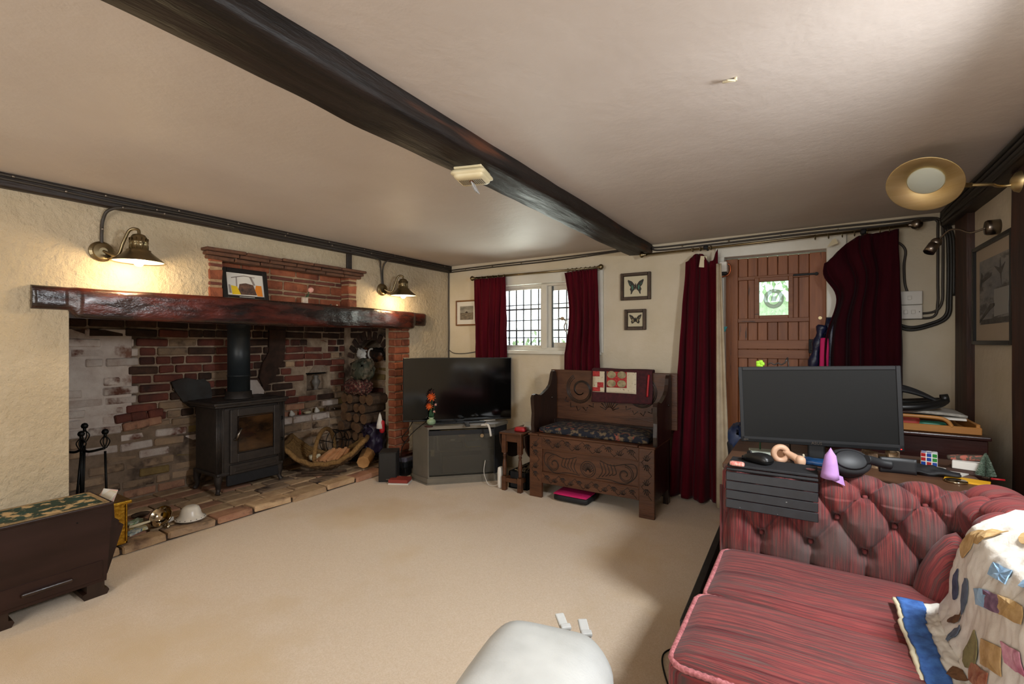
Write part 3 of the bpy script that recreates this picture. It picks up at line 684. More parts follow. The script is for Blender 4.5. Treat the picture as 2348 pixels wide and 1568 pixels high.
part('door_handle', P(lambda m: (tube(m, [(dX+.045, 2.062, .49), (dX+.048, 2.105, .59)], [.009, .012], 12), cyl(m, (dX+.01, 2.062, .50), (dX+.045, 2.064, .50), .008, n=10))), m_nickel, dr, label='shiny metal handle')
for z in (.43, .62): part('hinge', P(lambda m: bx(m, dX-.004, dX+.016, 2.472, 2.492, z-.015, z+.015, .003)), m_bmetal, st)
part('ash_drawer', P(lambda m: (bx(m, dX-.01, dX+.010, 2.035, 2.465, .205, .285, .006, seg=2), bx(m, dX+.004, dX+.014, 2.07, 2.43, .225, .265, .006))), m_iron, st)
part('heat_shield', P(lambda m: bx(m, dX-.05, dX-.02, 2.03, 2.47, .11, .21, .004)), m_blackm, st)
part('flue_pipe', P(lambda m: (lathe(m, [(.088, .86), (.088, 1.0), (.092, 1.0), (.092, 1.012), (.088, 1.012), (.088, 1.42), (.095, 1.42), (.095, 1.62)], (-4.24, 2.225, 0), 32))), m_flue, st)
part('flue_collar', P(lambda m: lathe(m, [(.118, .805), (.118, .815), (.104, .83), (.10, .87), (.09, .872)], (-4.24, 2.225, 0), 32)), m_iron, st)

# ================================================================ hearth things
def LM(x, y, z, rz=0, rx=0, ry=0): return Matrix.Translation((x, y, z)) @ rot(0, 0, rz) @ rot(rx, ry, 0)
def TB(fn, mt):
    b = BM(); fn(b); b.transform(mt); return b
HZ = .062
# companion set
cs = thing('fireside_companion_set', 'black iron fireside tool stand with caged handles left of the stove', 'fire tools', (-4.0, 1.10, HZ))
part('stand', P(lambda m: (lathe(m, [(0, 0), (.10, 0), (.10, .012), (.03, .03), (.012, .05), (0, .05)], (-4.0, 1.10, HZ), 20), cyl(m, (-4.0, 1.10, HZ+.03), (-4.0, 1.10, .70), .010, n=10), tube(m, spline([(-4.09, 1.01, .60), (-4.03, 1.07, .585), (-4.0, 1.10, .60), (-3.97, 1.13, .585), (-3.93, 1.20, .60)], 5), .008, 8))), m_bmetal, cs)
def toolhandle(nm, x, y, zt, zb, lean):
    b = BM(); top = Vector((x, y, zt)); tube(b, [(x, y, zt-.12), (x+lean*.5, y+lean, zb)], .007, 8)
    lathe(b, [(0, -.012), (.016, -.006), (.02, .008), (.014, .022), (0, .028)], top, 12); cyl(b, top-Vector((0, 0, .03)), top, .009, n=8)
    for k in range(4):
        a = k*PI/2+.4
        tube(b, spline([top+Vector((.006*math.cos(a), .006*math.sin(a), -.02)), top+Vector((.026*math.cos(a+.5), .026*math.sin(a+.5), -.055)), top+Vector((.006*math.cos(a+1), .006*math.sin(a+1), -.10))], 5), .0035, 5)
    if nm == 'poker': tube(b, [(x+lean*.5, y+lean, zb), (x+lean*.5+.03, y+lean, zb-.01)], .006, 6)
    if nm == 'brush': lathe(b, [(.008, .10), (.02, .08), (.032, 0), (0, 0)], (x+lean*.5, y+lean, zb-.02), 14)
    if nm == 'shovel': bx(b, x-.02, x-.01, y+lean-.045, y+lean+.045, zb-.06, zb+.10, .004)
    part(nm, b, m_bmetal, cs)
toolhandle('poker', -3.93, 1.20, .70, .12, .01); toolhandle('brush', -4.0, 1.115, .745, .15, -.01)
toolhandle('shovel', -4.07, 1.01, .70, .16, .0); toolhandle('tongs', -3.97, 1.09, .70, .14, -.03)
# embossed brass box
bb = thing('brass_kindling_box', 'embossed gold brass box standing on the hearth behind the wooden work box', 'box', (-3.68, 1.05, HZ))
part('box_body', P(lambda m: (bx(m, -3.84, -3.56, .92, 1.195, HZ, .305, .004), [bx(m, -3.565, -3.552, y, y+.012, HZ, .305, .003) for y in (.92, 1.183)], bx(m, -3.565, -3.552, .92, 1.195, HZ, HZ+.016, .003))), m_emboss, bb)
part('lid', P(lambda m: bx(m, -3.86, -3.54, .905, 1.215, .305, .326, .006, seg=2)), m_emboss, bb)
# tilted silver bowl with handle
bw = thing('silver_bowl', 'small tilted shiny silver bowl with a pale handle on the hearth edge', 'bowl', (-3.72, 1.43, HZ))
mt = LM(-3.66, 1.41, HZ+.075, .6, .9)
part('bowl_shell', TB(lambda m: lathe(m, [(0, -.055), (.03, -.05), (.056, -.028), (.068, 0), (.072, .004), (.066, .002), (.054, -.026), (.028, -.046), (0, -.05)], (0, 0, 0), 28), mt), m_silver, bw)
part('handle', P(lambda m: tube(m, [(-3.68, 1.36, HZ+.055), (-3.70, 1.30, HZ+.045), (-3.71, 1.255, HZ+.042)], [.006, .010, .008], 10)), m_cream, bw, label='pale wooden handle')
part('foot_ring', P(lambda m: lathe(m, [(.02, 0), (.022, .004), (.008, .012), (.006, .03)], (-3.645, 1.445, HZ-.004), 12)), m_silver, bw)
# white perforated dome
d = onZ(437, 1188, HZ)
bd = thing('enamel_colander', 'white upturned dome with a flared rim standing on the hearth bricks', 'bowl', d)
part('colander_dome', P(lambda m: (lathe(m, [(.092, 0), (.094, .005), (.078, .012), (.066, .03), (.060, .055), (.05, .078), (.034, .088), (.02, .09), (0, .091)], d, 32))), M('white_glazed_ceramic', '#d6d0c6', rough=.3), bd)
part('hole', P(lambda m: [cyl(m, d+Vector((.086*math.cos(a), .086*math.sin(a), .006)), d+Vector((.087*math.cos(a), .087*math.sin(a), .0105)), .003, n=6) for a in [k*PI/8 for k in range(16)]]), m_iron, bd).update_tag()
p = onZ(372, 1200, HZ); solo('paper_packet', TB(lambda m: (box(m, (0, 0, .014), (.07, .12, .026), None, .002), box(m, (0, 0, .0275), (.05, .1, .001))), LM(p.x, p.y, HZ, .5)), m_paper, 'white oblong paper packet on the hearth beside the silver bowl', 'packet')
p = onZ(322, 1182, HZ); solo('wood_slice', P(lambda m: lathe(m, [(0, 0), (.035, 0), (.038, .01), (.034, .018), (0, .017)], p, 9, sx=1, sy=1.5)), m_bark, 'small brown wood chunk on the hearth behind the white packet', 'wood')
for (px, py, nm, c, a, lb) in ((306, 1200, 'matchbook', '#6a8a55', .3, 'green and white folded leaflet on the hearth'), (318, 1216, 'leaflet', '#c6b24a', -.2, 'yellow leaflet on the hearth behind the silver bowl'), (303, 1224, 'leaflet', '#40627a', .5, 'blue leaflet at the corner of the brass box')):
    p = onZ(px, py, HZ); solo(nm if nm != 'matchbook' else 'leaflet', TB(lambda m: (box(m, (0, 0, .008), (.06, .09, .014), None, .002), box(m, (.01, .01, .019), (.05, .06, .004), rot(.1))), LM(p.x, p.y, HZ, a)), M('leaflet_print', c, '#cfd0c0', rough=.6, scale=40), lb, 'leaflet')
# ---- log basket
bc = Vector((-3.98, 2.93, HZ)); ang = math.radians(44); BT = LM(bc.x, bc.y, bc.z, ang)
bk = thing('log_basket', 'woven seagrass log basket with a hoop handle and raised ends', 'basket', bc)
def bprof(s): return (s*.37, .035+.24*abs(s)**2.0)
def bsurf(u, v):
    s = u*2-1; x, z = bprof(s); y = (v-.5)*(.50-.10*abs(s)**3); q = abs(2*v-1)
    return Vector((x, y, z+.075*q**2.4*(1-.6*abs(s))+.006*math.sin(u*150)*math.cos(v*70)))
part('basket_shell', TB(lambda m: grid(m, 90, 40, bsurf), BT), m_wicker, bk, solid=.014)
rim = [bsurf(u/30, 0) for u in range(31)]+[bsurf(1, v/10) for v in range(1, 10)]+[bsurf(1-u/30, 1) for u in range(31)]+[bsurf(0, 1-v/10) for v in range(1, 10)]
part('rim', TB(lambda m: tube(m, rim, [.021+.003*(i % 2) for i in range(len(rim))], 10, True), BT), m_wicker, bk)
hp = [Vector((.05*math.cos(PI*t/30)-.02, .25*math.cos(PI*t/30), .14+.25*math.sin(PI*t/30))) for t in range(31)]
part('handle', TB(lambda m: tube(m, hp, [.018+.003*(i % 2) for i in range(31)], 10), BT), m_wicker, bk)
part('runner', TB(lambda m: [tube(m, [(-.2, y, .012), (.2, y, .012)], .012, 8) for y in (-.15, .15)], BT), m_bark, bk)
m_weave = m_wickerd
part('weave', TB(lambda m: [tube(m, [bsurf(u/36, v/13)+Vector((0, 0, .012)) for u in range(1, 36)], [.008+.007*((u+v) % 2) for u in range(1, 36)], 5, smooth=False) for v in range(1, 13)], BT), m_wicker, bk).__setitem__('kind', 'stuff')
part('weave_outside', TB(lambda m: [tube(m, [bsurf(u/36, v/13)-Vector((0, 0, .016)) for u in range(1, 36)], [.008+.007*((u+v) % 2) for u in range(1, 36)], 5, smooth=False) for v in range(1, 13)], BT), m_weave, bk).__setitem__('kind', 'stuff')
for k in range(7):
    mt = BT @ LM(-.02+.034*k, -.10+.01*(k % 3), .145+.012*(k % 2), .9+.08*k, 0, -.35)
    solo('kindling_stick', TB(lambda m: box(m, (0, 0, 0), (.21, .028, .026), None, .002), mt), m_kindle, 'pale pine kindling stick in the log basket, %s from the left' % ('first', 'second', 'third', 'fourth', 'fifth', 'sixth', 'last')[k], 'stick', 'kindling sticks in the basket')
solo('firelighter', TB(lambda m: (softbox(m, (0, 0, 0), (.10, .07, .05), .015, 3), softbox(m, (.03, -.03, .02), (.035, .03, .03), .012, 2)), BT @ LM(-.10, -.07, .135, .4)), m_cream, 'crumpled cream paper bag beside the kindling in the basket', 'paper')
# sticks under the basket
solo('stick', P(lambda m: tube(m, [(-3.98, 2.60, HZ+.012), (-3.70, 2.86, HZ+.014)], [.010, .012], 8)), m_bark, 'thin brown stick on the hearth in front of the basket', 'stick')
# ---- log pile in the right nook
r = random.Random(12)
spots = []; LOGL = []; ROWN = ('bottom', 'second', 'third', 'fourth', 'fifth', 'sixth', 'top')
for row in range(7):
    for k in range(4 if row % 2 == 0 else 3):
        LOGL.append('cut log end, %s from the left in the %s row of the log stack' % (('first', 'second', 'third', 'fourth')[k], ROWN[row]))
        spots.append((-4.32+k*.125+(.06 if row % 2 else 0)+.02*row, .06+.055+row*.098))
for i, (x, z) in enumerate(spots):
    rad = r.uniform(.046, .058); y0 = 3.28+r.uniform(-.03, .04)+.01*(z*3)
    lg = P(lambda m: None) if False else BM()
    n = 9; rg = []
    for yy in (y0, y0+.26):
        rg.append([lg.verts.new((x+rad*math.cos(2*PI*k/n)*(1+.12*nz(k, i)), yy+.01*nz(k, i, 3), z+rad*math.sin(2*PI*k/n)*(1+.12*nz(k, i, 9)))) for k in range(n)])
    for k in range(n):
        f = lg.faces.new((rg[0][k], rg[0][(k+1) % n], rg[1][(k+1) % n], rg[1][k])); f.smooth = False
    lg.faces.new(rg[0]).material_index = 1; lg.faces.new(rg[1][::-1]).material_index = 1
    solo('log', lg, [m_bark, m_logend], LOGL[i], 'log', 'logs stacked in the fireplace nook')
solo('net_bag', P(lambda m: softbox(m, (-4.02, 3.34, .83), (.30, .20, .16), .07, 8, lambda u, p: Vector((nz(u.x*4, u.y*4, u.z*4), 0, nz(u.y*4, u.x*4, u.z*5)))*.03)), M('red_netting', '#5a1a18', '#2e2019', rough=.8, scale=55, lo=.45, hi=.55, c3='#8a6a58', s3=40), 'dark red net bag of kindling on top of the log stack', 'bag')
solo('sack', P(lambda m: softbox(m, (-3.97, 3.36, 1.01), (.22, .20, .22), .08, 8, lambda u, p: Vector((nz(u.x*3, u.y*3, u.z*3), 0, nz(u.y*3, u.x*4, u.z*5)))*.05)), M('grey_sack', '#4a4a3a', '#2e3327', rough=.7, scale=9, c3='#7a6a55', s3=6), 'grey-green sack above the red net bag in the fireplace nook', 'sack')
solo('log', P(lambda m: tube(m, [(-3.66, 3.10, HZ+.07), (-3.78, 3.26, HZ+.10)], [.062, .075], 8, smooth=False)), [M('pale_log', '#9a6d3d', '#b98a55', rough=.9, scale=9)], 'short pale brown log lying on the hearth right of the basket', 'log')
solo('bag', P(lambda m: softbox(m, (-3.80, 3.36, .30), (.16, .20, .30), .05, 8, lambda u, p: Vector((nz(u.x*3, u.z*3), nz(u.y*3, u.z*3), nz(u.x*3, u.y*3)))*.04)), M('purple_black_bag', '#1c1426', '#2a1d38', rough=.5, scale=10), 'dark purple bag leaning inside the right pier', 'bag')
gn = thing('stocking', 'red and white cloth gnome-like decoration hanging inside the right pier', 'decoration', (-3.62, 3.28, .42))
part('white_cone', P(lambda m: lathe(m, [(0, .60), (.012, .57), (.032, .48), (.035, .44), (0, .43)], (-3.62, 3.275, 0), 14)), m_paper, gn)
part('red_body', P(lambda m: softbox(m, (-3.605, 3.29, .455), (.05, .05, .13), .024, 5)), m_red, gn)
wc = thing('wire_basket', 'black wire cage behind the log basket', 'cage', (-4.2, 3.2, HZ))
part('wire_hoops', P(lambda m: [tube(m, [(-4.22+.1*k, 3.12+.1*math.cos(a*PI/10), HZ+.22+.12*math.sin(a*PI/10)) for a in range(0, 20)], .004, 5, True) for k in range(3)]), m_bmetal, wc)
part('wire_rails', P(lambda m: [tube(m, [(-4.23, 3.12+.1*math.cos(a), HZ+.22+.12*math.sin(a)), (-4.0, 3.12+.1*math.cos(a), HZ+.22+.12*math.sin(a))], .004, 5) for a in (0, 1, 2, 3, 4, 5)]+[tube(m, [(-4.23+.22*q, 3.12, HZ), (-4.23+.22*q, 3.12, HZ+.10)], .005, 5) for q in (0, 1)]), m_bmetal, wc)
# charcoal bag in the oven mouth
cb = thing('charcoal_bag', 'crumpled white and black printed bag lying in the arched oven mouth', 'bag', (-4.15, 3.66, 1.08))
part('bag_body', P(lambda m: softbox(m, (-4.13, 3.66, 1.155), (.42, .16, .15), .06, 9, lambda u, p: Vector((nz(u.x*3, u.z*3), nz(u.y*3, u.z*3), nz(u.x*5, u.y*3)))*.035)), M('printed_bag', '#17120f', '#2a211c', rough=.4, scale=4, c3='#7d4a2a', s3=4), cb)
part('white_label', P(lambda m: (softbox(m, (-4.25, 3.60, 1.16), (.14, .09, .11), .03, 6, lambda u, p: Vector((nz(u.x*3, u.z*3), 0, nz(u.x*5, u.y*3)))*.03, rot(0, .3)), tube(m, [(-4.08+.05*math.cos(a/3), 3.572, 1.17+.055*math.sin(a/3)) for a in range(4, 14)], .011, 6))), m_paper, cb, label='white printed panel')

# ================================================================ mantel things
fr = thing('photo_frame', 'black framed colour photograph leaning in the brick alcove', 'picture frame', (XL-.02, 1.86, 1.60))
FT = LM(XL-.01, 1.875, 1.60, PI/2, -.17)   # x axis runs along +Y; leaning back
part('frame', TB(lambda m: (frame_rect(m, -.165, .165, 0, .235, -.008, .008, .034, .002), bx(m, -.15, .15, .004, .007, .01, .225)), FT), m_frameblack, fr)
part('photograph', TB(lambda m: bx(m, -.132, .132, -.003, .0, .036, .20), FT), m_paper, fr)
def flat(nm, mat, polys, mt, par, t=.0012, **k):
    return part(nm, TB(lambda m: [prism(m, p, t, Matrix(((1, 0, 0, 0), (0, 0, -1, 0), (0, 1, 0, 0), (0, 0, 0, 1)))) for p in polys], mt), mat, par, **k)
FT2 = FT @ Matrix.Translation((0, -.0035, 0))
flat('yellow_shape', M('print_yellow', '#d6b50f', rough=.6), [[(-.10, .04), (-.04, .042), (-.065, .10), (-.105, .105)]], FT2, fr)
flat('orange_shape', M('print_orange', '#d9801a', rough=.6), [[(.08, .04), (.12, .038), (.115, .12), (.075, .12), (.065, .085)]], FT2, fr)
flat('brown_shape', M('print_brown', '#6b4a38', '#2d2320', rough=.6, scale=30), [[(-.04, .042), (.075, .045), (.055, .12), (.0, .13), (-.045, .12), (-.055, .08)]], FT2, fr)
flat('grey_shape', M('print_grey', '#8a7f78', rough=.6), [[(-.12, .05), (-.105, .048), (-.11, .11), (-.122, .11)], [(-.10, .165), (-.01, .187), (.07, .18), (.07, .175), (-.01, .181), (-.10, .158)], [(-.07, .10), (-.062, .10), (-.06, .172), (-.067, .172)], [(.03, .18), (.045, .18), (.07, .12), (.055, .12)]], FT2, fr)
flat('caption_line', m_paper, [[(-.055, .022), (.055, .0225), (.055, .026), (-.055, .0255)]], FT @ Matrix.Translation((0, -.009, 0)), fr)
fl = thing('pink_flower_pot', 'tiny white pot with a single pale pink flower in the alcove', 'flower pot', (XL+.03, 2.30, 1.60))
fx, fy = XL+.02, 2.32
part('pot', P(lambda m: bx(m, fx-.016, fx+.016, fy-.022, fy+.022, 1.601, 1.66, .004)), M('white_textured_pot', '#d3c3b2', '#b39d8c', rough=.6, scale=60), fl)
part('stem', P(lambda m: (tube(m, spline([(fx, fy, 1.65), (fx+.01, fy+.02, 1.68), (fx+.01, fy+.03, 1.705)], 4), .003, 6), prism(m, [(0, 0), (.03, .012), (.045, .035), (.015, .02)], .002, Matrix.Translation((fx, fy, 1.655)) @ rot(PI/2, 0, PI/2)))), m_green, fl)
part('petals', P(lambda m: lathe(m, [(0, 0), (.012, .004), (.022, .02), (.018, .04), (.006, .048), (0, .046)], (fx+.01, fy+.035, 1.70), 12, rot(0, 0, 0) @ rot(-.5, 0, 0))), m_pinkp, fl)
for (y, lb) in ((2.55, 'tiny dark trinket on the mantel right of the flower pot'), (2.61, 'tiny pale trinket on the mantel near the right alcove jamb')):
    solo('trinket', P(lambda m: lathe(m, [(0, 0), (.008, 0), (.005, .01), (.009, .018), (0, .024)], (XL+.04, y, 1.598), 8)), m_iron if 'dark' in lb else m_cream, lb, 'trinket')

# ================================================================ wall lamps on the fireplace wall
def wall_lamp(y, z, lb, arm):
    x = XL+.0; t = thing('wall_lamp', lb, 'wall lamp', (x, y, z), 'brass swan-neck lamps over the mantel')
    yc = y+arm; sx = XL+.175; zr = z-.06
    part('backplate', P(lambda m: (lathe(m, [(0, 0), (.058, 0), (.058, .012), (.046, .022), (.044, .034), (.02, .04), (0, .04)], (x+.001, y, z+.0), 28, rot(0, PI/2, 0), smooth=False))), m_brassy, t)
    part('swan_neck', P(lambda m: tube(m, spline([(x+.035, y, z), (x+.09, y+arm*.4, z-.02), (x+.115, y+arm*.55, z+.05), (x+.135, y+arm*.75, z+.125), (sx-.01, yc, z+.13), (sx, yc, z+.09)], 7), .0085, 10)), m_brassy, t)
    sh = part('lamp_shade', P(lambda m: lathe(m, [(.012, .165), (.03, .158), (.041, .14), (.041, .125), (.046, .122), (.044, .11), (.041, .105), (.042, .075), (.058, .07), (.058, .062), (.075, .045), (.128, .002), (.131, 0), (.126, .0), (.072, .040), (.04, .062), (.0, .066)], (sx, yc, zr), 40)), [m_brassy], t)
    part('gallery_rib', P(lambda m: [tube(m, [(sx+.043*math.cos(a), yc+.043*math.sin(a), zr+.075), (sx+.043*math.cos(a), yc+.043*math.sin(a), zr+.14)], .003, 5) for a in [k*PI/5 for k in range(10)]]), m_brassy, sh)
    part('shade_lining', P(lambda m: lathe(m, [(.122, .0045), (.070, .036), (.03, .056), (0, .058)], (sx, yc, zr), 40)), M('white_enamel_lining', '#f2ead8', rough=.4), sh)
    blb = BM(); lathe(blb, [(0, -.024), (.016, -.020), (.026, -.004), (.026, .01), (.016, .034), (.012, .05)], (sx, yc, zr), 20)
    part('bulb', blb, M('glowing_bulb', '#ffe9b8', emit=28), t, label='lit warm white bulb')
    l = bpy.data.lights.new('bulb_light', 'POINT'); l.energy = 7.5; l.color = (1, .74, .42); l.shadow_soft_size = .03
    o = bpy.data.objects.new('bulb_light', l); COL.objects.link(o); o.location = (sx, yc, zr-.045)
wall_lamp(1.035, 1.82, 'lit brass swan-neck wall lamp over the left end of the mantel', .12)
wall_lamp(3.145, 1.80, 'lit brass swan-neck wall lamp over the right end of the mantel', .11)

# ================================================================ cables, clips
def cable(nm, lb, pts, r_, mat=None, k=8, clips=None, spl=True, group=None):
    pp = spline(pts, k) if spl else pts
    t = BM(); tube(t, pp, r_, 8)
    o = solo(nm, t, mat or m_cable, lb, 'cable', group)
    return o
def clipset(par, pts, mat=None, s=.009):
    for p in pts:
        part('cable_clip', P(lambda m: softbox(m, p, (s, s*1.3, s*1.4), s*.4, 2)), mat or m_nickel, par)
X1 = XL+.052
a_ = cable('wall_cable', 'upper grey cable clipped along the black beam over the fireplace', [(X1, -1.9, 2.135), (X1, 0, 2.137), (X1, 1.5, 2.132), (X1, 3, 2.134), (X1, 4.10, 2.125)], .006)
clipset(a_, [(X1+.006, .3+.37*k, 2.135) for k in range(11)])
c_ = cable('wall_cable', 'grey cable along the black beam from the left edge to above the left lamp', [(X1, -1.9, 2.115), (X1, 0, 2.117), (X1, .7, 2.115), (X1, 1.15, 2.108), (X1, 1.5, 2.118), (X1, 2.6, 2.108), (X1, 3.0, 2.118), (X1, 4.09, 2.108)], .006)
clipset(c_, [(X1+.006, .45+.42*k, 2.114) for k in range(8)])
e_ = cable('wall_cable', 'grey cable curving down from the beam to the left wall lamp', [(X1, 1.75, 2.10), (X1, 1.4, 2.098), (X1, 1.15, 2.09), (X1-.01, 1.06, 2.06), (XL+.012, 1.04, 2.0), (XL+.012, 1.035, 1.93), (XL+.012, 1.035, 1.85)], .0085, k=10)
clipset(e_, [(X1+.006, 1.12, 2.088), (X1+.006, 1.33, 2.099), (XL+.018, 1.037, 1.95)])
g_ = cable('wall_cable', 'pair of cables dropping from the beam to the right wall lamp', [(X1, 2.75, 2.10), (X1, 2.95, 2.09), (X1-.01, 3.08, 2.07), (XL+.012, 3.12, 2.02), (XL+.012, 3.13, 1.95), (XL+.012, 3.14, 1.84)], .0075, k=10)
cable('wall_cable', 'cable rising from the right wall lamp towards the corner', [(XL+.012, 3.155, 1.84), (XL+.012, 3.15, 1.99), (X1-.01, 3.17, 2.07), (X1, 3.28, 2.10), (X1, 3.6, 2.10), (X1, 4.08, 2.095)], .006, k=10)
cable('wall_cable', 'thin dark cable running down the left back corner of the room', [(XL+.012, YB-.012, 2.10), (XL+.010, YB-.01, 1.7), (XL+.014, YB-.01, 1.4), (XL+.010, YB-.01, 1.2), (XL+.012, YB-.01, .9)], .007)
cable('wall_cable', 'thin cable sagging along the back wall behind the television', [(XL+.015, YB-.01, 1.21), (XL+.09, YB-.01, 1.175), (XL+.25, YB-.01, 1.175), (XL+.45, YB-.01, 1.205)], .004)
YC = YB-.014
for dz, lb in ((0, 'upper cable of the pair along the back wall from corner to beam'), (-.022, 'lower cable of the pair along the back wall from corner to beam')):
    q = cable('wall_cable', lb, [(XL+.02, YC, 2.105+dz), (-2.8, YC, 2.115+dz), (-2.1, YC, 2.118+dz), (-1.36, YC, 2.132+dz*.4)], .0065)
    if dz: clipset(q, [(-3.2+.36*k, YC-.004, 2.103) for k in range(5)], m_brassy)
for dz, lb in ((0, 'upper cable of the pair above the curtain pole right of the beam'), (-.026, 'lower cable of the pair above the curtain pole right of the beam')):
    q = cable('wall_cable', lb, [(-1.15, YC, 2.128+dz*.3), (-1.08, YC, 2.118+dz), (-.6, YC, 2.122+dz), (0, YC, 2.13+dz), (.45, YC, 2.128+dz), (.66, YC, 2.125+dz*.6), (.735-.02*(dz < 0), YC, 2.10), (.745-.025*(dz < 0), YC, 2.02), (.745-.025*(dz < 0), YC, 1.70), (.74-.02*(dz < 0), YC, 1.56), (.70, YC, 1.50+dz*1.2), (.60, YC, 1.49+dz*1.2), (.545, YC, 1.49+dz*1.2)], .0075, k=8)
    if dz: clipset(q, [(-.9+.36*k, YC-.004, 2.108) for k in range(4)], m_brassy)
for k in range(3):
    cable('wall_cable', ('thick dark cable of the corner bundle looping under the switches', 'middle cable of the corner bundle looping under the switches', 'inner cable of the corner bundle nearest the post')[k],
          [(XR-.095, 2.2, 2.10-.02*k), (XR-.095, 3.3, 2.10-.02*k), (XR-.09, 3.85, 2.11-.02*k), (XR-.07+.012*k, YB-.03, 2.06), (XR-.05+.014*k, YC, 1.95), (XR-.05+.014*k, YC, 1.6), (XR-.065+.012*k, YC, 1.47-.01*k), (.66, YC, 1.415-.018*k), (.58-.015*k, YC, 1.40-.018*k), (.515-.015*k, YC, 1.425), (.50-.015*k, YC, 1.46)][: (11 if k < 2 else 6)], .0095, m_cabled, k=8)
for k in range(3):
    cable('wall_cable', ('black cable under the right wall beam, lowest of three', 'black cable on the right wall beam, middle of three', 'black cable on the right wall beam, topmost of three')[k], [(XR-.10, .5, 2.07+.028*k), (XR-.102, 2.0, 2.075+.028*k), (XR-.10, 3.0, 2.07+.028*k), (XR-.098, 3.9, 2.07+.028*k), (XR-.07, YB-.02, 2.10)], .011, m_cabled)
cable('wall_cable', 'single cable curving from behind the maroon curtain down to the switches', [(.47, YC, 1.985), (.52, YC, 1.975), (.555, YC, 1.92), (.548, YC, 1.82), (.552, YC, 1.70), (.565, YC, 1.64)], .0075)
sw = thing('switch_box', 'white double switch box on the back wall right of the maroon curtain', 'switch', (.53, YC, 1.45))
for k, (z0, z1) in enumerate(((1.455, 1.548), (1.550, 1.642))):
    pl = part('switch_plate', P(lambda m: bx(m, .505, .64, YB-.04, YB-.001, z0, z1, .005, seg=2)), m_white, sw)
    for xx in ((.553, .592) if k == 0 else (.573,)):
        part('rocker', P(lambda m: bx(m, xx-.011, xx+.011, YB-.046, YB-.038, (z0+z1)/2-.014, (z0+z1)/2+.014, .003)), m_white, pl)
    part('screw', P(lambda m: [cyl(m, (xx, YB-.042, (z0+z1)/2), (xx, YB-.039, (z0+z1)/2), .003, n=8) for xx in ((.522, .624) if k == 0 else (.522,))]), m_iron, pl)

# ================================================================ smoke alarm, ceiling hook
sa = thing('smoke_alarm', 'cream square smoke alarm under the black ceiling beam with its battery flap hanging', 'smoke alarm', (-1.275, 1.69, 2.03))
ST = LM(-1.275, 1.69, 2.055, .3)
part('base_plate', TB(lambda m: box(m, (0, 0, .009), (.13, .13, .012), None, .004), ST), m_offwhite, sa)
part('alarm_cover', TB(lambda m: softbox(m, (0, 0, -.018), (.16, .15, .042), .019, 8, lambda u, p: Vector((-.14*p.x*(u.z < 0), -.14*p.y*(u.z < 0), 0))), ST), m_offwhite, sa)
part('grille_slot', TB(lambda m: [box(m, (-.050+.0085*k, .0, -.0385), (.0035, .06, .002)) for k in range(13)], ST), m_iron, sa).__setitem__('kind', 'stuff')
part('test_button', TB(lambda m: cyl(m, (.0, -.01, -.041), (0, -.01, -.036), .010, n=16), ST), M('brown_led', '#6a3a22', rough=.3), sa)
part('battery_flap', TB(lambda m: (box(m, (.015, 0, -.066), (.05, .052, .004), rot(0, 1.1, 0), .001), box(m, (.012, 0, -.07), (.03, .035, .006), rot(0, 1.1, 0))), ST), M('flap_label', '#c9c6c4', '#8e8c8a', rough=.5, scale=60), sa)
p = onZ(1672, 180, H)
solo('ceiling_hook', P(lambda m: (tube(m, [p+Vector((-.02, .0, -.006)), p+Vector((.018, .006, -.008))], .004, 6), tube(m, [p+Vector((.018, .006, -.008)), p+Vector((-.004, -.02, -.014))], .003, 6), cyl(m, p+Vector((.018, .006, -.01)), p+Vector((.018, .006, .002)), .005, n=8))), m_cream, 'small cream hook on the ceiling right of the beam', 'hook')
# ================================================================ curtains and poles
def curtain(name, label, xt0, xt1, xb0, xb1, ztop, zb, Y, folds, amp, mat, seed=0, group=None, nv=50, headz=None, shape=None, lining=False, gather=.1):
    """pleated cloth hung from ztop (number or table of x fraction) to zb, built as a folded sheet with thickness"""
    nu = folds*14
    def fn(u, v):
        zt = interp(ztop, u) if isinstance(ztop, (list, tuple)) else ztop
        z = lerp(zt, zb, v); x = lerp(lerp(xt0, xb0, v), lerp(xt1, xb1, v), u)
        if shape: x += shape(u, v)
        ph = u*folds*2*PI+3.2*nz(u*2.2, seed, v*.7); a = amp*(.35+.75*min(1, v*2.2))*(1+.9*nz(u*4, seed+4, v*1.2))
        y = Y+a*math.sin(ph)+.35*a*math.sin(ph*2.1+seed)+.01*nz(u*6, v*5, seed)
        x += .12*a*math.cos(ph)+.004*nz(u*9, v*9, seed)
        if headz and v < headz: y += .010*math.sin(u*folds*4*PI)*(1-v/headz)
        if v > .985: z += .006*nz(u*8, seed)
        return Vector((x, y, z))
    b = BM(); grid(b, nu, nv, fn)
    t = thing(name, label, 'curtain', ((xt0+xt1)/2, Y, min(zb, 99)), group)
    part('velvet', b, mat, t, solid=.005)
    if lining:
        part('lining', P(lambda m: grid(m, nu//2, nv, lambda u, v: fn(u, v)+Vector((.012, .022, .0)))), m_lining, t, solid=.003)
    return t
def rings(par, xs, Y, z, r_=.016):
    for x in xs: part('curtain_ring', P(lambda m: tube(m, [(x+.003*math.cos(a), Y+r_*math.cos(a), z-.004+r_*math.sin(a)) for a in [k*PI/6 for k in range(12)]], .003, 6, True)), m_brassy, par)
RY = YB-.075
pr = thing('curtain_pole', 'thin brass curtain pole above the leaded window', 'curtain pole', (-2.32, RY, 1.985))
part('pole', P(lambda m: cyl(m, (-3.05, RY, 1.985), (-1.615, RY, 1.98), .010, n=12)), m_brassy, pr)
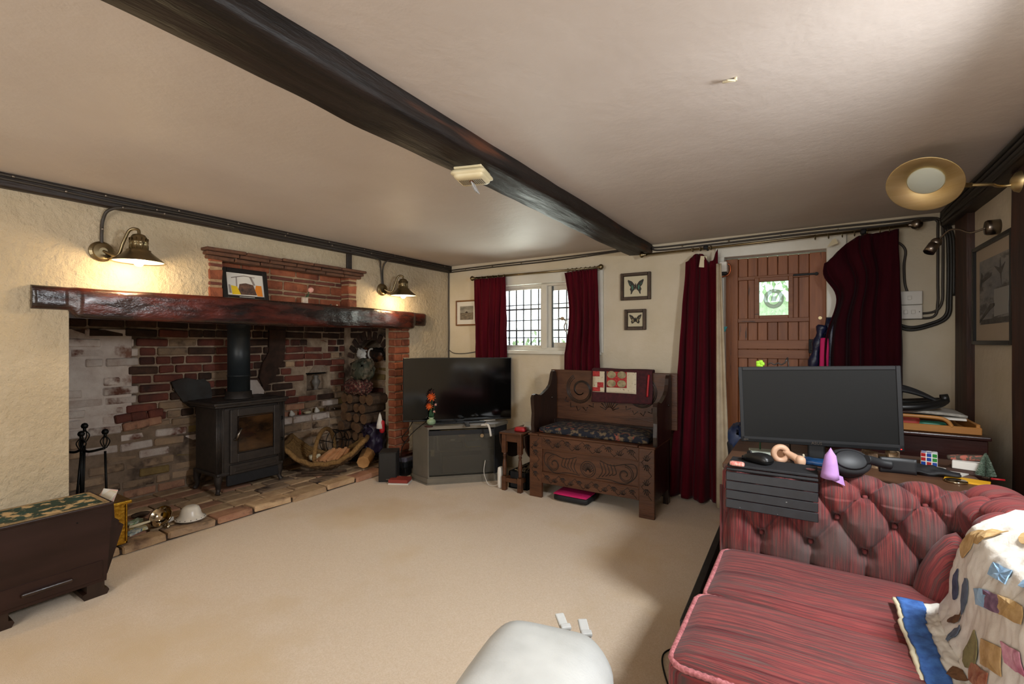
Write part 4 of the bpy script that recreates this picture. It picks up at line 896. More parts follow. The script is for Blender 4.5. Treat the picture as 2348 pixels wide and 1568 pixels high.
for x, s in ((-3.06, -1), (-1.60, 1)): part('finial', P(lambda m: lathe(m, [(0, -.026), (.014, -.022), (.026, -.008), (.027, .004), (.018, .02), (.010, .028), (.013, .033), (.010, .038)], (x, RY, 1.983), 16, rot(0, -s*PI/2, 0))), m_brassy, pr)
for x in (-2.98, -1.67): part('bracket', P(lambda m: (cyl(m, (x, YB-.02, 1.965), (x, RY, 1.98), .006, n=8), bx(m, x-.012, x+.012, YB-.03, YB-.022, 1.92, 1.985, .003))), m_brassy, pr)
rings(pr, [-3.0+.07*k for k in range(6)]+[-1.93+.045*k for k in range(7)], RY, 1.983)
curtain('curtain', 'short crimson velvet curtain left of the leaded window', -3.035, -2.635, -3.03, -2.63, 1.97, .80, RY-.005, 5, .020, m_curt, 1, headz=.12)
curtain('curtain', 'short crimson velvet curtain right of the leaded window behind the settle', -1.955, -1.625, -1.97, -1.60, [(0, 1.955), (.5, 1.965), (1, 1.965)], .72, RY-.02, 5, .022, m_curt, 5, headz=.12, shape=lambda u, v: .05*(1-u)*math.sin(min(1, v*1.6)*PI)*(1 if v < .62 else .9))
DY = YB-.10
pr = thing('curtain_pole', 'long thin brass curtain pole across the doorway from the beam to the right', 'curtain pole', (-.3, DY, 2.06))
part('pole', P(lambda m: tube(m, [(-1.20, DY, 2.050), (-.3, DY, 2.058), (.57, DY, 2.072)], .0095, 10)), m_brassy, pr)
part('finial', P(lambda m: lathe(m, [(0, -.034), (.018, -.03), (.034, -.012), (.036, .003), (.026, .022), (.012, .032), (.015, .038), (.010, .045)], (.60, DY, 2.073), 20, rot(0, -PI/2, 0))), m_nickel, pr)
part('finial', P(lambda m: lathe(m, [(0, -.024), (.014, -.02), (.024, -.008), (.024, .004), (.014, .02), (.010, .03), (.014, .036)], (-1.215, DY, 2.050), 16, rot(0, PI/2, 0))), m_brassy, pr)
for x in (-.70, .32): part('bracket', P(lambda m: (cyl(m, (x, YB-.005, 2.055), (x, DY, 2.058), .008, n=8), lathe(m, [(0, 0), (.018, 0), (.02, .01), (.018, .03), (0, .03)], (x, DY, 2.045), 12))), m_blackm, pr)
rings(pr, [-.80, -.74, -.66, .04, .12, .20, .27, .34, .41, .46], DY, 2.058, .018)
curtain('door_curtain', 'long crimson velvet curtain hanging to the floor left of the plank door', -.855, -.61, -.99, -.565, [(0, 1.955), (.35, 2.02), (.55, 2.01), (.7, 1.94), (.85, 1.95), (1, 2.035)], .02, DY-.0, 3, .045, m_curt, 11, headz=.05, nv=70)
curtain('door_curtain', 'maroon velvet curtain right of the plank door, its left top corner slipping off the pole', .10, .505, .10, .53, [(0, 1.86), (.12, 1.90), (.3, 1.985), (.5, 2.035), (1, 2.05)], .03, DY-.01, 4, .036, m_curt2, 17, headz=.06, nv=70, shape=lambda u, v: (-.04*(1-u)*math.exp(-((v-.05)/.05)**2)+.07*(1-u)*math.exp(-((v-.14)/.1)**2)-.02*(1-u)*min(1, v*1.5)))
p = onY(1612, 600, DY-.02)
solo('hem_tape', TB(lambda m: (box(m, (0, 0, 0), (.05, .004, .09), rot(0, .15, 0), .001), box(m, (.0, -.004, .03), (.03, .004, .03), rot(0, .15, 0), .001)), Matrix.Translation(p)), m_cream, 'cream heading tape showing at the top of the crimson door curtain', 'tape')
p = onY(1910, 556, DY-.01)
solo('hem_tape', TB(lambda m: prism(m, [(-.035, -.03), (.03, -.01), (.015, .03), (-.005, .02)], .004, rot(PI/2)), Matrix.Translation(p)), m_cream, 'cream scrap of lining at the slipped corner of the maroon curtain', 'tape')
# things between curtain and door
mb = thing('coin_meter', 'white box with a copper pipe beside the top left of the plank door', 'meter', (-.60, YB-.05, 1.83))
part('meter_case', P(lambda m: bx(m, -.60, -.545, YB-.10, YB-.005, 1.855, 1.935, .005)), m_white, mb)
part('meter_base', P(lambda m: bx(m, -.60, -.548, YB-.09, YB-.01, 1.835, 1.854, .002)), m_blackm, mb)
part('copper_pipe', P(lambda m: tube(m, spline([(-.55, YB-.06, 1.92), (-.528, YB-.06, 1.91), (-.525, YB-.06, 1.86), (-.545, YB-.06, 1.83), (-.59, YB-.06, 1.82)], 5), .006, 8)), M('copper', '#a55a3a', rough=.3, metal=1), mb)
solo('teal_scoop', P(lambda m: prism(m, [(-.60, 1.42), (-.545, 1.422), (-.56, 1.385), (-.60, 1.37)], .03, Matrix.Translation((0, YB-.05, 0)) @ rot(PI/2))), m_teal, 'teal plastic piece poking out beside the door curtain', 'plastic')
# coats hung beside the door
co = thing('coat', 'navy quilted coat hanging between the plank door and the maroon curtain', 'coat', (.10, YB-.06, .6))
part('coat_body', P(lambda m: softbox(m, (.105, YB-.015, 1.02), (.16, .10, .92), .045, 12, lambda u, p: Vector((-.055*(u.z+1)*(u.x < 0)*abs(u.x)*-1*1.0+(-.075 if u.x < 0 else 0)*(1-(u.z+1)/2)**1*1.2, .012*nz(u.z*9, u.x*3)+.006*math.sin(u.z*34), 0)))), m_navy, co)
part('sleeve', P(lambda m: tube(m, spline([(.085, YB-.06, 1.42), (.055, YB-.07, 1.28), (.02, YB-.075, 1.10), (-.02, YB-.075, .92)], 6), [.03+.008*math.sin(k*1.4) for k in range(19)], 12)), m_navy, co)
solo('coat', P(lambda m: softbox(m, (.095, YB-.115, 1.02), (.055, .03, .62), .014, 8, lambda u, p: Vector((.006*nz(u.z*5), .01*nz(u.z*7, u.x), 0)))), m_pink, 'hot pink garment edge showing beside the maroon curtain', 'coat')
# ================================================================ pictures on the back wall
def picture(lb, cx, cz, w_, h_, fw, fm, mount, name='framed_picture', roll=0, depth=.022):
    t = thing(name, lb, 'picture', (cx, YB-depth, cz)); mt = Matrix.Translation((cx, YB-.001, cz)) @ rot(0, roll, 0)
    part('frame', TB(lambda m: (frame_rect(m, -w_/2, w_/2, -h_/2, h_/2, -depth, 0, fw, .003), frame_rect(m, -w_/2+fw*.8, w_/2-fw*.8, -h_/2+fw*.8, h_/2-fw*.8, -depth*.7, -.004, fw*.35, .001)), mt), fm, t)
    part('mount', TB(lambda m: bx(m, -w_/2+fw, w_/2-fw, -.012, -.004, -h_/2+fw, h_/2-fw), mt), mount, t)
    return t, mt
def shapes(par, mt, nm, mat, polys, y=-.0135, t=.0012):
    return part(nm, TB(lambda m: [prism(m, p, t, Matrix(((1, 0, 0, 0), (0, 0, -1, 0), (0, 1, 0, 0), (0, 0, 0, 1)))) for p in polys], mt @ Matrix.Translation((0, y, 0))), mat, par)
a0 = onY(1050, 708, YB); a1 = onY(1103, 708, YB)
t, mt = picture('small gilt framed beach scene print left of the window, half hidden by the crimson curtain', -3.215+.03, 1.62, .30, .28, .014, m_framegold, m_paper)
shapes(t, mt, 'print_sky', M('print_sky_tone', '#6f6a61', '#a09a8c', rough=.8, scale=8, stretch=(1, 1, 3)), [[(-.09, -.0), (.09, .0), (.09, .075), (-.09, .075)]])
shapes(t, mt, 'print_sand', M('print_sand_tone', '#4e463c', '#8a7c68', rough=.8, scale=25, stretch=(1, 1, 5)), [[(-.09, -.075), (.09, -.075), (.09, .0), (-.09, .0)]])
shapes(t, mt, 'print_castle', m_oakd, [[(-.02, .0), (.02, .0), (.012, .012), (0, .018), (-.012, .01)]], y=-.0150)
def bfly(lb, px0, py0, px1, py1, fw, c1, c2, tails):
    A = onY(px0, py0, YB-.01); B_ = onY(px1, py1, YB-.01)
    cx, cz, w_, h_ = (A.x+B_.x)/2, (A.z+B_.z)/2, abs(B_.x-A.x), abs(A.z-B_.z)
    t, mt = picture(lb, cx, cz, w_, h_, fw, m_framedark, m_cream, 'butterfly_case', 0, .03)
    s = min(w_, h_)*.30; wing = []
    for q in (-1, 1):
        wing.append([(q*x*s, z*s) for x, z in ((.06, .1), (.45, .62), (.95, .85), (1.0, .7), (.82, .2), (.62, -.05), (.2, -.02))])
        wing.append([(q*x*s, z*s) for x, z in ((.06, 0), (.6, -.06), (.72, -.35), (.6, -.6), (.62, -.95 if tails else -.65), (.5, -.92 if tails else -.62), (.35, -.6), (.1, -.35))])
    shapes(t, mt, 'wing', M('butterfly_black', c1, rough=.6), wing)
    shapes(t, mt, 'wing_band', M('butterfly_band', c2, rough=.5), [[(q*x*s, z*s) for x, z in ((.35, .12), (.5, .15), (.45, -.3), (.35, -.42), (.3, -.2))] for q in (-1, 1)]+[[(q*x*s, z*s) for x, z in ((.62, .3), (.78, .45), (.7, .2))] for q in (-1, 1)], y=-.0152)
    part('insect_body', TB(lambda m: tube(m, [(0, -.016, s*.35), (0, -.018, 0), (0, -.016, -s*.4)], [.003, .005, .002], 8), mt), m_bmetal, t)
    part('case_glass', TB(lambda m: bx(m, -w_/2+fw, w_/2-fw, -.021, -.0195, -h_/2+fw, h_/2-fw), mt), m_glass, t)
bfly('framed green and black swallowtail butterfly, the larger upper of two cases', 1424, 628, 1493, 686, .026, '#0d130f', '#1f7a62', True)
bfly('framed cream and black butterfly in the smaller lower case', 1433, 710, 1482, 756, .026, '#14100c', '#a99a6a', False)

# ================================================================ television on its stand
TVC = Vector((-2.645*1.08, 3.303*1.08, .544)); TZ = math.atan2(.72, .694)
TT = LM(TVC.x, TVC.y, TVC.z, TZ) @ rot(0, .005, 0) @ Matrix.Scale(1.08, 4)
tv = thing('television', 'large flat black television angled across the corner', 'television', (TVC.x, TVC.y, .531))
part('casing', TB(lambda m: (bx(m, -.485, .485, 0, .03, 0, .56, .004), bx(m, -.3, .3, .028, .06, .05, .42, .012)), TT), m_black, tv)
part('screen', TB(lambda m: bx(m, -.479, .479, -.002, .004, .014, .554, .001), TT), m_tvscreen, tv)
part('pedestal', TB(lambda m: (bx(m, -.05, .05, .0, .05, -.012, .06, .003), box(m, (0, -.01, -.0075), (.46, .17, .010), None, .005, 2)), TT), m_black, tv)
# stand
F1, F2, RR_, BB, LL = (-2.93, 3.21), (-2.485, 3.655), (-2.49, 3.88), (-3.15, 3.92), (-3.18, 3.27)
poly = [F1, F2, RR_, (-2.62, 4.03), (-3.30, 4.03), (-3.33, 3.42), LL]
def inset(pl, d):
    cx = sum(p[0] for p in pl)/len(pl); cy = sum(p[1] for p in pl)/len(pl)
    return [(cx+(x-cx)*(1-d), cy+(y-cy)*(1-d)) for x, y in pl]
ts = thing('television_stand', 'grey corner television stand with a smoked glass door', 'television stand', (-2.85, 3.6, 0))
part('stand_top', P(lambda m: prism(m, poly, .028, Matrix.Translation((0, 0, .502)), bev=.006)), m_standgrey, ts)
part('stand_base', P(lambda m: (prism(m, poly, .055, Matrix.Translation((0, 0, .012)), bev=.01), prism(m, inset(poly, -.025), .012, Matrix.Translation((0, 0, .0))))), m_standgrey, ts)
part('middle_shelf', P(lambda m: prism(m, inset(poly, .10), .016, Matrix.Translation((0, 0, .285)))), m_standgrey, ts)
def wallseg(m, a, c, z0, z1, t=.016):
    A = Vector((a[0], a[1], 0)); B_ = Vector((c[0], c[1], 0)); d = B_-A; ang_ = math.atan2(d.y, d.x)
    box(m, (A+B_)/2+Vector((0, 0, (z0+z1)/2)), (d.length, t, z1-z0), rot(0, 0, ang_), .002)
ip = inset(poly, .04)
part('side_panel', P(lambda m: wallseg(m, ip[6], ip[0], .065, .502)), m_standgrey, ts)
part('side_panel', P(lambda m: wallseg(m, ip[1], ip[2], .065, .502)), m_blackm, ts)
part('back_panel', P(lambda m: [wallseg(m, ip[k], ip[k+1], .065, .502) for k in (2, 3, 4, 5)]), m_standgrey, ts)
gd = part('glass_door', P(lambda m: wallseg(m, ip[0], ip[1], .08, .47, .006)), m_smoke, ts, label='smoked glass door')
part('door_strip', P(lambda m: (wallseg(m, ip[0], ip[1], .445, .488, .012))), m_blackm, gd)
FT_ = LM(F1[0], F1[1], 0, PI/4)   # x runs along the front, y into the stand
def FTm(m_, x, y, z): return FT_ @ Matrix.Translation((x, y, z))
part('door_knob', TB(lambda m: cyl(m, (.50, -.012, .43), (.50, .0, .43), .017, n=20), FT_), m_silver, gd)
part('sticker', TB(lambda m: bx(m, .03, .065, .016, .0175, .255, .315), FT_), m_cream, gd)
pn = thing('printer', 'dark box printer behind the glass door on the lower shelf of the stand', 'printer', FT_ @ Vector((.33, .2, .07)))
part('printer_body', TB(lambda m: box(m, (.33, .20, .155), (.38, .26, .165), None, .012, 2), FT_), M('grey_printer_plastic', '#46474a', rough=.4), pn)
lt = text_bm('Canon', .022); lt.transform(FT_ @ Matrix.Translation((.33, .0685, .165)) @ rot(PI/2)); part('lettering', lt, m_nickel, pn)
for (x, y, z, w_, d_, h_, c, nm, lb) in ((.25, .20, .325, .16, .18, .045, '#3a3c3f', 'recorder', 'grey set-top box on the upper shelf of the stand'), (.25, .20, .365, .14, .15, .03, '#56574f', 'set_top_box', 'slim grey box with a white label stacked on the set-top box'),
        (.44, .19, .33, .13, .16, .055, '#6d8490', 'book_stack', 'pale blue box at the right of the upper shelf'), (.44, .19, .305, .14, .16, .012, '#b8a647', 'book', 'yellow-edged book under the pale blue box'), (.44, .19, .375, .12, .15, .025, '#44464a', 'game_case', 'grey case on top of the pale blue box')):
    nm = 'storage_box' if nm == 'book_stack' else nm
    solo(nm, TB(lambda m: box(m, (x, y, z), (w_, d_, h_), None, .003), FT_), M('case_'+nm, c, rough=.5), lb, nm.replace('_', ' '))
solo('box_label', TB(lambda m: bx(m, .22, .26, .117, .12, .37, .382), FT_), m_paper, 'small white label on the grey box in the stand', 'label')
for k in range(4): solo('disc_case', TB(lambda m: bx(m, .06+.014*k, .072+.014*k, .03, .16, .302, .43, .001), FT_), M('disc_case_plastic', ('#8f8b80', '#56524b', '#a8a297', '#6b665c')[k], rough=.4), ('palest upright disc case', 'second upright disc case from the left', 'light upright disc case third from the left', 'right upright disc case')[k]+' on the upper shelf of the stand', 'disc case', 'disc cases in the television stand')
solo('envelope', TB(lambda m: prism(m, [(0, 0), (.34, .0), (.34, -.012), (.24, -.02), (.225, -.065), (.17, -.065), (.15, -.03), (0, -.02)], .003, Matrix.Translation((.12, .022, .488)) @ rot(PI/2)), FT_), M('manila_paper', '#c09a5c', rough=.8), 'torn manila envelope hanging down inside the glass door', 'envelope')
# on the stand
ZT = .531
vs_ = thing('flower_vase', 'small celadon vase of orange and maroon flowers in front of the television', 'vase', onZ(989, 975, ZT))
vp = onZ(989, 973, ZT)
part('vase_body', P(lambda m: lathe(m, [(0, 0), (.028, 0), (.040, .012), (.043, .03), (.036, .045), (.022, .052), (.020, .058), (.030, .068), (.027, .068), (.018, .06), (0, .058)], vp, 28)), m_celadon, vs_)
part('stems', P(lambda m: [tube(m, spline([vp+Vector((0, 0, .05)), vp+Vector((dx*.4, dy*.4, .10)), vp+Vector((dx, dy, h_))], 4), .003, 6) for dx, dy, h_ in ((.01, 0, .25), (-.015, -.01, .16), (.025, .02, .17), (.03, .03, .11), (-.01, 0, .22))]+[lathe(m, [(0, 0), (.012, .02), (.006, .05), (0, .06)], vp+Vector((dx, 0, .06)), 6, rot(0, dx*14, 0)) for dx in (-.012, 0, .014)]), m_green, vs_)
def bloom(c, rad, mat, n=26):
    def f(m):
        lathe(m, [(0, -rad*.6), (rad*.5, -rad*.4), (rad*.62, 0), (rad*.45, rad*.4), (0, rad*.6)], c, 12)
        for k in range(n):
            ph = math.acos(1-2*(k+.5)/n); th = k*2.4; d_ = Vector((math.sin(ph)*math.cos(th), math.sin(ph)*math.sin(th), math.cos(ph)))
            q = d_.to_track_quat('Z', 'Y').to_matrix().to_4x4(); lathe(m, [(0, 0), (rad*.16, rad*.3), (rad*.2, rad*.6), (0, rad*.85)], c+d_*rad*.3, 6, q, sy=.5)
    part('flower_head', P(f), mat, vs_)
bloom(vp+Vector((.010, -.01, .255)), .040, m_orange); bloom(vp+Vector((-.022, .0, .165)), .035, m_orange)
bloom(vp+Vector((-.008, .015, .29)), .034, m_maroon, 16); bloom(vp+Vector((-.04, .02, .205)), .032, m_maroon, 16)
bloom(vp+Vector((.034, .022, .185)), .014, m_pinkp, 10); bloom(vp+Vector((.026, .01, .12)), .014, m_pinkp, 10)
def remote(px, py, L_, a, mat, lb, z=ZT, w_=.042):
    p = onZ(px, py, z); t = thing('remote_control', lb, 'remote control', p); mt = LM(p.x, p.y, z, a)
    part('remote_body', TB(lambda m: box(m, (0, 0, .009), (w_, L_, .018), None, .006, 2), mt), mat, t)
    part('button', TB(lambda m: [cyl(m, (dx*w_*.28, dy*L_*.09, .018), (dx*w_*.28, dy*L_*.09, .0195), .003, n=8) for dx in (-1, 0, 1) for dy in range(-3, 4)], mt), m_nickel, t).__setitem__('kind', 'stuff')
remote(1071, 975, .16, .75, m_black, 'black remote control lying on the television stand in front of the screen')
remote(1028, 968, .17, 1.9, m_blackm, 'slim dark remote control lying behind the flower vase')
solo('coaster', P(lambda m: lathe(m, [(0, 0), (.04, 0), (.042, .006), (0, .006)], onZ(983, 978, ZT), 20, sy=.9)), m_maroon, 'dark red coaster beside the vase', 'coaster')
p = onZ(1100, 966, ZT)
solo('pen', P(lambda m: tube(m, [p+Vector((0, 0, .006)), p+Vector((.10, .12, .006))], .005, 6)), m_white, 'white stick with a red end on the television stand', 'pen')
p = onZ(1112, 974, ZT+.01); q_ = F2
solo('wrist_strap', P(lambda m: (box(m, (p.x, p.y, p.z), (.07, .05, .008), rot(0, 0, .5), .003), tube(m, spline([p+Vector((.0, .0, .006)), p+Vector((.05, -.02, .004)), p+Vector((.075, -.03, -.03)), p+Vector((.08, -.02, -.09))], 5), .010, 8))), m_white, 'white plastic strap hanging over the edge of the television stand', 'strap')
solo('television_cable', P(lambda m: (tube(m, spline([(-3.12, 3.22, .56), (-3.10, 3.14, .50), (-3.16, 3.12, .42), (-3.2, 3.2, .36)], 6), .004, 6))), m_bmetal, 'black cable dropping from the left end of the television', 'cable')
solo('television_cable', P(lambda m: (tube(m, spline([(-3.02, 3.30, .56), (-3.05, 3.14, .47), (-3.12, 3.08, .33), (-3.16, 3.12, .15), (-3.18, 3.2, .05)], 6), .004, 6))), m_bmetal, 'black cable crossing behind and down to the speaker', 'cable')
# speaker and clutter on the carpet
sp = onZ(904, 1100, 0); SPm = LM(-3.36, 3.155, 0, math.radians(38))
s_ = thing('loudspeaker', 'small black box loudspeaker on the carpet left of the television stand', 'speaker', (-3.36, 3.155, 0))
part('cabinet', TB(lambda m: box(m, (0, 0, .14), (.165, .20, .27), None, .004), SPm), m_blackm, s_)
part('grille', TB(lambda m: box(m, (0, -.103, .142), (.155, .008, .255), None, .003), SPm), m_black, s_)
lt = BM(); bx(lt, -.014, .014, -.1085, -.107, .028, .033); lt.transform(SPm); part('badge', lt, m_nickel, s_)
for (x, y, z, w_, d_, h_, a, mat, nm, lb) in ((-3.19, 3.13, .007, .19, .14, .014, .5, m_paper, 'book', 'thin white book on the carpet under the red one'), (-3.19, 3.128, .03, .18, .13, .03, .45, M('faded_red_book', '#8a3327', rough=.7), 'book', 'faded red book on the carpet beside the speaker'),
        (-3.365, 3.38, .04, .13, .18, .08, .1, m_black, 'router', 'black box with cables behind the speaker'), (-3.365, 3.38, .105, .12, .17, .05, .05, m_monbez, 'games_console', 'dark grey console stacked behind the speaker'), (-3.37, 3.37, .15, .10, .12, .04, .1, M('lavender_box', '#63606c', rough=.5), 'small_box', 'small lavender-grey box on the console'), (-3.40, 3.40, .183, .08, .30, .025, .0, m_mahog, 'wood_offcut', 'dark wooden strip above the clutter by the wall')):
    solo(nm, TB(lambda m: box(m, (0, 0, 0), (w_, d_, h_), None, .003), LM(x, y, z, a)), mat, lb, nm.replace('_', ' '))
# ================================================================ small gate-leg table
gt = thing('gateleg_table', 'small dark oak drop-leaf table between the television and the settle', 'table', (-2.18, 3.72, 0))
part('table_top', P(lambda m: bx(m, -2.30, -2.075, 3.44, 4.02, .495, .513, .005, seg=2)), m_oak, gt)
def leaf(x, sgn):
    pl = [(3.47, .492), (3.99, .492)]+[(3.73+.26*math.cos(a*PI/12), .47-.23*math.sin(a*PI/12)) for a in range(0, 13)]
    part('drop_leaf', P(lambda m: prism(m, pl, .014, Matrix.Translation((x, 0, 0)) @ Matrix(((0, 0, sgn, 0), (1, 0, 0, 0), (0, 1, 0, 0), (0, 0, 0, 1))))), m_oakd, gt)
leaf(-2.305, -1); leaf(-2.07, 1)
legp = [(.020, 0), (.020, .10), (.016, .105), (.012, .115), (.017, .13), (.015, .15), (.020, .21), (.014, .27), (.011, .29), (.017, .30), (.012, .315), (.018, .33)]
for (x, y) in ((-2.265, 3.475), (-2.105, 3.475), (-2.265, 3.97), (-2.105, 3.97)):
    lg = part('leg', P(lambda m: (lathe(m, legp[4:], (x, y, 0), 16), bx(m, x-.02, x+.02, y-.02, y+.02, 0, .125, .003), bx(m, x-.02, x+.02, y-.02, y+.02, .33, .495, .003))), m_oak, gt)
part('stretcher', P(lambda m: [bx(m, -2.265, -2.105, y-.012, y+.012, .075, .11, .002) for y in (3.475, 3.97)]+[bx(m, x-.012, x+.012, 3.475, 3.97, .075, .11, .002) for x in (-2.265, -2.105)]), m_oak, gt)
part('apron', P(lambda m: [bx(m, -2.265, -2.105, y-.008, y+.008, .43, .495) for y in (3.475, 3.97)]+[bx(m, x-.008, x+.008, 3.475, 3.97, .43, .495) for x in (-2.265, -2.105)]), m_oak, gt)
solo('red_box', TB(lambda m: softbox(m, (0, 0, .019), (.10, .07, .038), .008, 3, lambda u, p: Vector((-.1*p.x*(u.z > 0), -.1*p.y*(u.z > 0), 0))), LM(-2.15, 3.56, .513, .1)), m_red, 'small bright red box at the front of the little table', 'box')
solo('papers', TB(lambda m: [box(m, (0, 0, .003+.005*k), (.15, .20, .004), rot(0, 0, .1*k)) for k in range(8)], LM(-2.14, 3.75, .513, .05)), m_paper, 'pile of white papers behind the red box on the little table', 'papers')
ub = thing('cable_tub', 'dark tub full of tangled cables under the little table', 'box', (-2.18, 3.75, 0))
part('tub', P(lambda m: frame_box(m)) if False else P(lambda m: (bx(m, -2.27, -2.08, 3.55, 3.57, 0, .15, .003), bx(m, -2.27, -2.08, 3.92, 3.94, 0, .15, .003), bx(m, -2.27, -2.25, 3.55, 3.94, 0, .15, .003), bx(m, -2.10, -2.08, 3.55, 3.94, 0, .15, .003), bx(m, -2.27, -2.08, 3.55, 3.94, 0, .01))), m_blackm, ub)
r = random.Random(3)
part('tangled_cable', P(lambda m: [tube(m, spline([(-2.175+r.uniform(-.07, .07), 3.74+r.uniform(-.15, .15), .13+r.uniform(-.04, .05)) for _ in range(6)], 5), .006, 6) for k in range(9)]), M('tan_cables', '#7d6a4c', '#3a342c', rough=.6, scale=12), ub).__setitem__('kind', 'stuff')
solo('wall_adapter', P(lambda m: softbox(m, (-2.325, 3.50, .095), (.045, .06, .19), .02, 4)), m_white, 'white plastic adaptor standing against the left table leg', 'adaptor')
solo('white_cable', P(lambda m: tube(m, spline([(-2.545, 3.575, .20), (-2.55, 3.56, .12), (-2.52, 3.53, .07), (-2.46, 3.50, .012), (-2.40, 3.48, .01), (-2.34, 3.48, .03)], 6), .003, 6)), m_white, 'thin white cable hanging at the right of the television stand', 'cable')

# ================================================================ carved settle
se = thing('carved_settle', 'carved dark oak box settle with tall back board and scrolled arms', 'settle', (-1.475, 3.68, 0))
A0, A1, YF, YK = -2.0, -.95, 3.455, 3.90
for x0, x1 in ((A0, A0+.115), (A1-.115, A1)):
    part('front_stile', P(lambda m: bx(m, x0, x1, YF, YF+.03, 0, .515, .003)), m_oak, se)
part('top_rail', P(lambda m: bx(m, A0+.115, A1-.115, YF+.002, YF+.03, .415, .515, .002)), m_oak, se)
part('bottom_rail', P(lambda m: bx(m, A0+.115, A1-.115, YF+.002, YF+.03, .125, .215, .002)), m_oak, se)
pnl = part('front_panel', P(lambda m: (bx(m, A0+.11, A1-.11, YF+.014, YF+.026, .21, .42), frame_rect(m, A0+.112, A1-.112, .212, .418, YF-.002, YF+.016, .009, .002))), m_oak, se)
part('side_panel', P(lambda m: bx(m, A1-.025, A1-.002, YF+.03, YK, .12, .515, .002)), m_oakd, se)
part('side_panel', P(lambda m: bx(m, A0+.002, A0+.025, YF+.03, YK, .12, .515, .002)), m_oakd, se)
part('chest_bottom', P(lambda m: bx(m, A0+.02, A1-.02, YF+.02, YK, .13, .15)), m_oakd, se)
part('back_panel', P(lambda m: bx(m, A0, A1, YK-.02, YK, .05, .60, .002)), m_oakd, se)
for x in (A0+.02, A1-.02): part('rear_foot', P(lambda m: bx(m, x-.02, x+.02, YK-.05, YK+.01, 0, .6, .003)), m_oakd, se)
part('seat_lid', P(lambda m: (bx(m, A0+.09, A1-.12, YF-.012, YK-.02, .517, .533, .006, seg=2), bx(m, A0-.01, A0+.085, YF-.012, YK-.02, .515, .531, .004), bx(m, A1-.115, A1+.008, YF-.012, YK-.02, .515, .531, .004))), m_oak, se)
# arms: outline in (y, z)
arm = [(3.475, .53), (3.468, .60), (3.480, .70), (3.465, .78), (3.462, .825), (3.480, .852), (3.515, .858), (3.55, .848), (3.585, .835), (3.62, .842), (3.67, .862), (3.73, .885), (3.775, .915), (3.80, .96), (3.815, 1.01), (3.835, 1.035), (3.865, 1.04), (3.89, 1.02), (3.90, .96), (3.90, .53)]
for x in (-1.995, -.965):
    ar = part('arm', P(lambda m: prism(m, arm, .030, Matrix.Translation((x, 0, 0)) @ Matrix(((0, 0, 1, 0), (1, 0, 0, 0), (0, 1, 0, 0), (0, 0, 0, 1))), bev=.004)), m_oakd, se)
    part('arm_dowel', P(lambda m: cyl(m, (x-.008, 3.80, .80), (x+.04, 3.80, .80), .010, n=10)), m_oakd, ar)
bk_ = part('back_board', P(lambda m: bx(m, -2.035, -.895, 3.915, 3.945, .585, 1.045, .004, seg=2)), m_oak, se)
# carvings
def spiral(cx, cz, r0, r1, a0, turns, sgn, n=26):
    return [(cx+lerp(r0, r1, t/n)*math.cos(a0+sgn*turns*2*PI*t/n), cz+lerp(r0, r1, t/n)*math.sin(a0+sgn*turns*2*PI*t/n)) for t in range(n+1)]
def carve(par, lines, y, r_=.0035, mat=None, nm='carving'):
    part(nm, P(lambda m: [tube(m, [(x, y, z) for x, z in l], rr, 5) for l, rr in lines]), mat or m_oakcarve, par)
cx = (A0+A1)/2; cz = .315; L_ = []
L_ += [(spiral(cx, cz-.02, .062, .062, 0, 1, 1), .003), (spiral(cx, cz-.02, .048, .048, 0, 1, 1), .002)]
for k in range(9):
    a = PI*(.05+.9*k/8); L_.append(([(cx+.014*math.cos(a), cz-.045+.02*math.sin(a)), (cx+.046*math.cos(a), cz-.03+.056*math.sin(a))], .0032))
for s in (-1, 1):
    L_ += [(spiral(cx+s*.30, cz-.02, .075, .012, PI*.5, 1.4, -s), .003), (spiral(cx+s*.30, cz-.02, .06, .02, PI*.5, 1.1, -s), .002)]
    for k in range(5):
        x0 = cx+s*(.09+.028*k); L_.append((spline([(x0, cz-.07+.008*k, 0)[:2]+(0,), (x0+s*.03, cz-.02, 0), (x0+s*.01, cz+.045, 0)], 5), .003))
    L_.append((spline([(cx+s*.07, cz-.08, 0), (cx+s*.18, cz-.075, 0), (cx+s*.30, cz-.09, 0), (cx+s*.385, cz-.02, 0), (cx+s*.38, cz+.06, 0), (cx+s*.30, cz+.06, 0), (cx+s*.2, cz+.035, 0), (cx+s*.1, cz+.06, 0)], 5), .003))
L_ = [([(p[0], p[1]) for p in l], rr) for l, rr in L_]
carve(pnl, L_, YF+.0135)
def fans(x0, x1, z0, z1, vert=False):
    out = []; n = max(2, int((x1-x0)/(z1-z0)/1.0)) if not vert else max(2, int((z1-z0)/(x1-x0)))
    for k in range(n):
        if not vert: a, c = lerp(x0, x1, k/n), lerp(x0, x1, (k+1)/n); b0, b1 = z0, z1
        else: a, c = x0, x1; b0, b1 = lerp(z0, z1, k/n), lerp(z0, z1, (k+1)/n)
        out.append(([(a, b0 if k % 2 else b1), (c, b1 if k % 2 else b0)], .0018))
        fx = (a+c)/2; up = 1 if k % 2 else -1; bz = b0 if up > 0 else b1
        for j in range(-2, 3):
            t = j*.5; out.append(([(fx+.12*(c-a)*math.sin(t), bz+up*.15*(b1-b0)), (fx+.42*(c-a)*math.sin(t), bz+up*(.15+.5*math.cos(t))*(b1-b0))], .0026))
    return out
carve(se, fans(A0+.13, A1-.13, .425, .505), YF+.0015); carve(se, fans(A0+.13, A1-.13, .135, .205), YF+.0015)
for x0 in (A0+.02, A1-.095): carve(se, fans(x0, x0+.075, .14, .50, True), YF-.0005)
L2 = []
